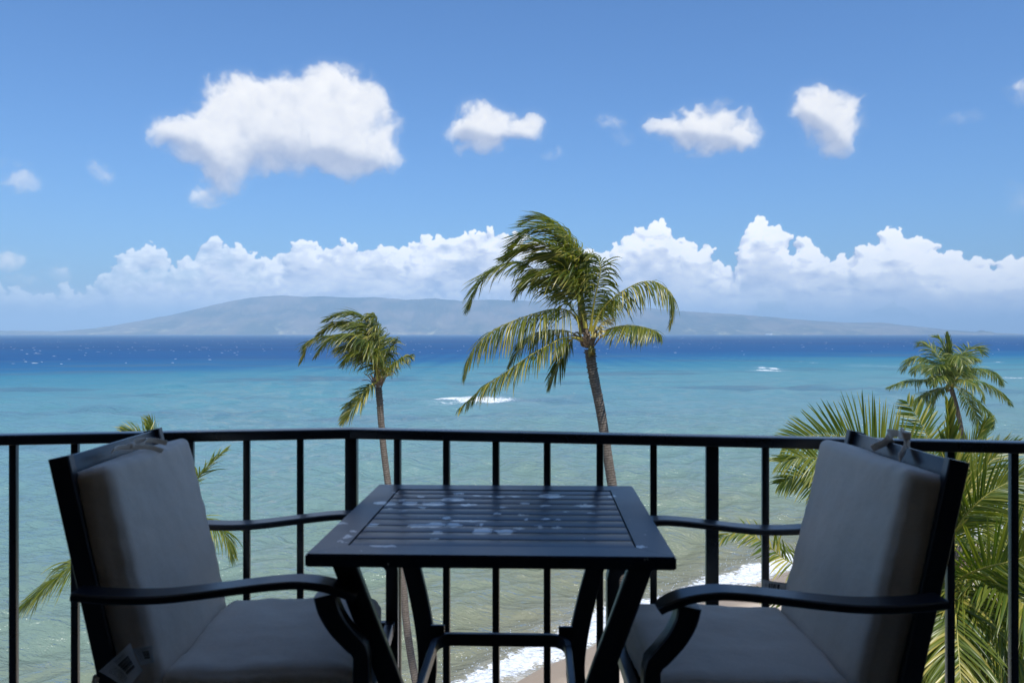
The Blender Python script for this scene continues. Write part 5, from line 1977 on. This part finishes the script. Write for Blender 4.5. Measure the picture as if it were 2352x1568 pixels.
def palm_near_right():
    Y = 15.0
    cx_, cy_ = 2178, 1300
    c0 = tuple(P3(cx_, cy_, Y))
    bx = (2205 - CX) * Y / FD
    root, B = palm_root('nearest palm, broad fronds spreading behind the right armchair', bx, Y)
    make_trunk(root, B, [c0, (c0[0] + .06, Y, c0[2] - 2), (bx, Y, c0[2] - 6), (bx, Y, B[2] - 0.1)], 0.14, 0.19, ring=0.07)
    ms = [M['leaf_near'], M['rachis']]

    def D(pts):
        out = []
        for p in pts:
            q = P3(p[0], p[1], Y + (p[2] if len(p) > 2 else 0))
            out.append((q.x, q.y, q.z))
        return out

    def F(p, leaf, **k):
        k['wdt'] = k.get('wdt', 0.045) * 0.78
        k.setdefault('K', 6)
        k.setdefault('rad', 0.036)
        k.setdefault('nrm', (0, -1, 0.25))
        k.setdefault('grav', 0.25)
        k.setdefault('jitter', 0.10)
        k.setdefault('lscale', 1.0)
        make_frond(root, B, D([(cx_, cy_)] + p), leaf, ms, **k)
    # to the left: broad fan against the sea above the handrail
    F([(2140, 1190, .2), (2080, 1085, .4), (2000, 1020, .5), (1920, 1000, .5), (1850, 1002, .5), (1800, 1020, .5)], 1.05, n=78, fwd=.42, grav=.15, pet=.2)
    F([(2120, 1220, -.3), (2030, 1130, -.6), (1940, 1070, -.9), (1860, 1050, -1.0), (1790, 1062, -1.0)], .92, n=70, fwd=.50, grav=.55, pet=.2)
    F([(2110, 1250, .3), (2010, 1180, .6), (1920, 1110, .8), (1850, 1090, .9), (1790, 1110, .9)], .85, n=66, fwd=.5, grav=.6, pet=.25)
    # upward
    F([(2165, 1170, .3), (2150, 1060, .5), (2125, 990, .6), (2095, 940, .7), (2083, 922, .7)], .70, n=58, fwd=.30, grav=.1, pet=.25, vee=-.1)
    F([(2185, 1180, -.2), (2180, 1080, -.3), (2180, 1000, -.4), (2178, 930, -.4)], .72, n=62, fwd=1.12, grav=.05, pet=.15, wdt=.06)
    F([(2195, 1190, .4), (2215, 1090, .6), (2240, 1020, .8), (2265, 970, .8)], .80, n=52, fwd=.95, grav=.15, pet=.2, wdt=.05)
    F([(2200, 1200, .1), (2235, 1110, .3), (2285, 1050, .4), (2330, 1020, .5)], .85, n=50, fwd=.9, grav=.35, pet=.25)
    F([(2200, 1210, -.2), (2250, 1150, -.5), (2310, 1110, -.6), (2370, 1090, -.6)], .90, n=50, fwd=.75, grav=.5, pet=.2)
    F([(2205, 1235, .5), (2260, 1190, .7), (2330, 1165, .8), (2400, 1170, .8)], .90, n=56, fwd=.6, grav=.8, pet=.2)
    # low left, bent tip
    F([(2060, 1310, -.4), (1960, 1320, -.8), (1880, 1310, -1.0), (1810, 1288, -1.2), (1755, 1245, -1.3), (1700, 1222, -1.4), (1655, 1235, -1.4)], .62, n=66, fwd=.55, grav=.5, pet=.2, jitter=.16)
    F([(2060, 1360, .2), (1960, 1390, .3), (1870, 1390, .4), (1790, 1375, .5), (1720, 1352, .5)], .55, n=60, fwd=.6, grav=.5, pet=.2, jitter=.12)
    F([(2060, 1380, .5), (1960, 1430, .8), (1880, 1450, 1), (1800, 1470, 1.2)], .6, n=56, fwd=.6, grav=.5, pet=.25)
    # big bright one to the right
    F([(2185, 1338, -.6), (2222, 1318, -1.0), (2270, 1300, -1.3), (2330, 1286, -1.5), (2400, 1262, -1.6), (2480, 1250, -1.6)], 1.25, n=74, fwd=.42, grav=.12, pet=.10, wdt=.052, nrm=(0, -1, .1))
    F([(2200, 1290, .8), (2250, 1260, 1.2), (2320, 1245, 1.5), (2400, 1260, 1.6)], 1.0, n=60, fwd=.5, grav=.5, pet=.15)
    # fanning down to the right
    F([(2200, 1350, -.8), (2250, 1400, -1.2), (2310, 1470, -1.6), (2370, 1560, -1.8), (2420, 1660, -1.9)], 1.15, n=70, fwd=.75, grav=.5, pet=.08)
    F([(2190, 1370, -.4), (2225, 1440, -.7), (2265, 1520, -1), (2300, 1620, -1.1), (2320, 1720, -1.2)], 1.1, n=66, fwd=.7, grav=.6, pet=.08)
    F([(2180, 1380, -.2), (2180, 1460, -.4), (2185, 1550, -.5), (2180, 1660, -.6)], 1.0, n=60, fwd=.75, grav=.7, pet=.08)
    F([(2160, 1370, .0), (2140, 1450, 0), (2120, 1550, 0), (2100, 1660, 0)], 1.0, n=60, fwd=.75, grav=.7, pet=.08)
    F([(2220, 1320, -.2), (2290, 1340, -.5), (2370, 1390, -.8), (2450, 1460, -1)], 1.2, n=66, fwd=.6, grav=.6, pet=.1)
    F([(2210, 1300, .6), (2290, 1300, 1.0), (2380, 1330, 1.3), (2460, 1400, 1.5)], 1.1, n=62, fwd=.55, grav=.8, pet=.15)
    # behind, away from us, and some hanging skirt for depth
    g = np.random.default_rng(4)
    for k in range(6):
        az = R(20 + 54 * k + g.uniform(-10, 10))
        el = R(g.uniform(-30, 35))
        if 150 < math.degrees(az) % 360 < 260 and k % 2:
            continue
        p = radial(c0, az, el, g.uniform(2.6, 3.4), g.uniform(.5, 1.3))
        make_frond(root, B, p, 0.85, ms, n=56, fwd=.6, grav=.8, wdt=.045, K=5, pet=.15, wind=(-.1, 0, 0))
    for k in range(6):
        az = R(-100 + 40 * k)
        p = radial(c0, az, R(-35), g.uniform(2.4, 3.2), 1.6)
        make_frond(root, B, p, 0.8, ms, n=50, fwd=.7, grav=1.2, wdt=.045, K=5, pet=.15)
    make_sheaths(root, B, c0, 0.17, 12, 0.5, 15)
    make_nuts(root, B, (c0[0], c0[1] - .1, c0[2] - 0.3), 5, 18, 0.12)


def palm_left_low():
    Y = 21.0
    c0 = tuple(P3(318, 1215, Y))
    bx = (330 - CX) * Y / FD
    root, B = palm_root('low palm behind the left armchair, only its frond tips showing', bx, Y)
    make_trunk(root, B, [c0, (c0[0] - .02, Y, c0[2] - 2), (bx, Y, c0[2] - 5), (bx, Y, B[2] - 0.1)], 0.13, 0.17, ring=0.07)
    ms = [M['leaf_near'], M['rachis']]

    def F(p, leaf, **k):
        k.setdefault('wind', (-.25, 0, 0))
        k.setdefault('jitter', .16)
        k.setdefault('lscale', 1.75)
        out = [tuple(P3(q[0], q[1], Y + (q[2] if len(q) > 2 else 0))) for q in [(318, 1215)] + p]
        make_frond(root, B, out, leaf, ms, **k)
    F([(280, 1225, -.3), (220, 1255, -.6), (160, 1300, -.8), (105, 1345, -.9), (55, 1392, -1)], .72, n=80, fwd=.6, grav=1.3, pet=.15)
    F([(325, 1120, .1), (345, 1040, .2), (352, 1000, .2), (348, 968, .2)], .5, n=50, fwd=1.0, grav=.2, pet=.3, wind=(-.3, 0, 0))
    F([(310, 1130, -.2), (325, 1050, -.3), (318, 1000, -.3), (290, 984, -.3)], .55, n=50, fwd=.9, grav=.3, pet=.3, wind=(-.5, 0, 0))
    F([(370, 1180, 0), (420, 1130, -.1), (465, 1085, -.2), (500, 1050, -.2), (518, 1035, -.2)], .42, n=60, fwd=.85, grav=.5, pet=.2, wind=(-.1, 0, 0))
    F([(370, 1205, -.2), (430, 1195, -.4), (490, 1205, -.5), (522, 1235, -.5), (532, 1275, -.5)], .62, n=66, fwd=.6, grav=1.5, pet=.15, wind=(-.1, 0, 0))
    F([(300, 1290, -.3), (290, 1370, -.4), (285, 1450, -.5)], .6, n=50, fwd=.6, grav=1, pet=.15)
    F([(350, 1290, .3), (380, 1370, .5), (400, 1440, .5)], .6, n=50, fwd=.6, grav=1, pet=.15)
    make_sheaths(root, B, c0, 0.15, 10, 0.5, 25)


def make_shrub(x, y, r, h, label, seed):
    z = float(ground_z(x, y))
    root = empty('shrub', (x, y, z))
    tag(root, label, 'shrub', 'shrubs under the nearest palm')
    g = np.random.default_rng(seed)
    n = 2600
    cl = g.normal(0, 1, (26, 3)) * np.array([r * .5, r * .5, h * .22]) + np.array([0, 0, h * .6])
    c = cl[g.integers(0, 26, n)] + g.normal(0, 1, (n, 3)) * 0.2 * np.array([1, 1, .8])
    c[:, 2] = np.abs(c[:, 2])
    d = norm(g.normal(0, 1, (n, 3)) + np.array([0, 0, .8]))
    s_ = norm(np.cross(d, g.normal(0, 1, (n, 3))))
    L, Wd = g.uniform(.09, .16, n)[:, None], g.uniform(.025, .045, n)[:, None]
    V = np.stack([c, c + d * L * .5 + s_ * Wd, c + d * L, c + d * L * .5 - s_ * Wd], 1)
    col = np.zeros((n, 4, 3))
    col[..., 0] = g.random(n)[:, None] * 0.9
    col[..., 2] = .2
    q = np.arange(n)[:, None] * 4 + np.arange(4)[None]
    o = np_mesh('foliage', V.reshape(-1, 3), q, M['leaf_near'], {'col': col.reshape(-1, 3)}, parent=root, smooth=False)
    mb = MB()
    for k in range(9):
        e = cl[k]
        mb.tube([(0, 0, 0), (e[0] * .4, e[1] * .4, e[2] * .5), tuple(e)], [.03, .02, .008], 5)
    mb.build('stem', M['sheath'], root)


palm_centre()
palm_left_mid()
palm_far_right()
palm_near_right()
palm_left_low()
SHR = [(17.5, 37.0, 1.5, 1.3, 'rounded green shrub under the nearest palm, close to the right edge'),
       (22.0, 33.0, 1.9, 1.6, 'dense green shrub farthest right behind the nearest palm'),
       (14.0, 30.0, 1.6, 1.4, 'green shrub glimpsed low behind the right armchair'),
       (26.5, 40.0, 1.8, 1.4, 'leafy shrub at the top of the beach beyond the nearest palm')]
for i, (x, y, r_, h_, lb) in enumerate(SHR):
    make_shrub(x, y, r_, h_, lb, 50 + i)
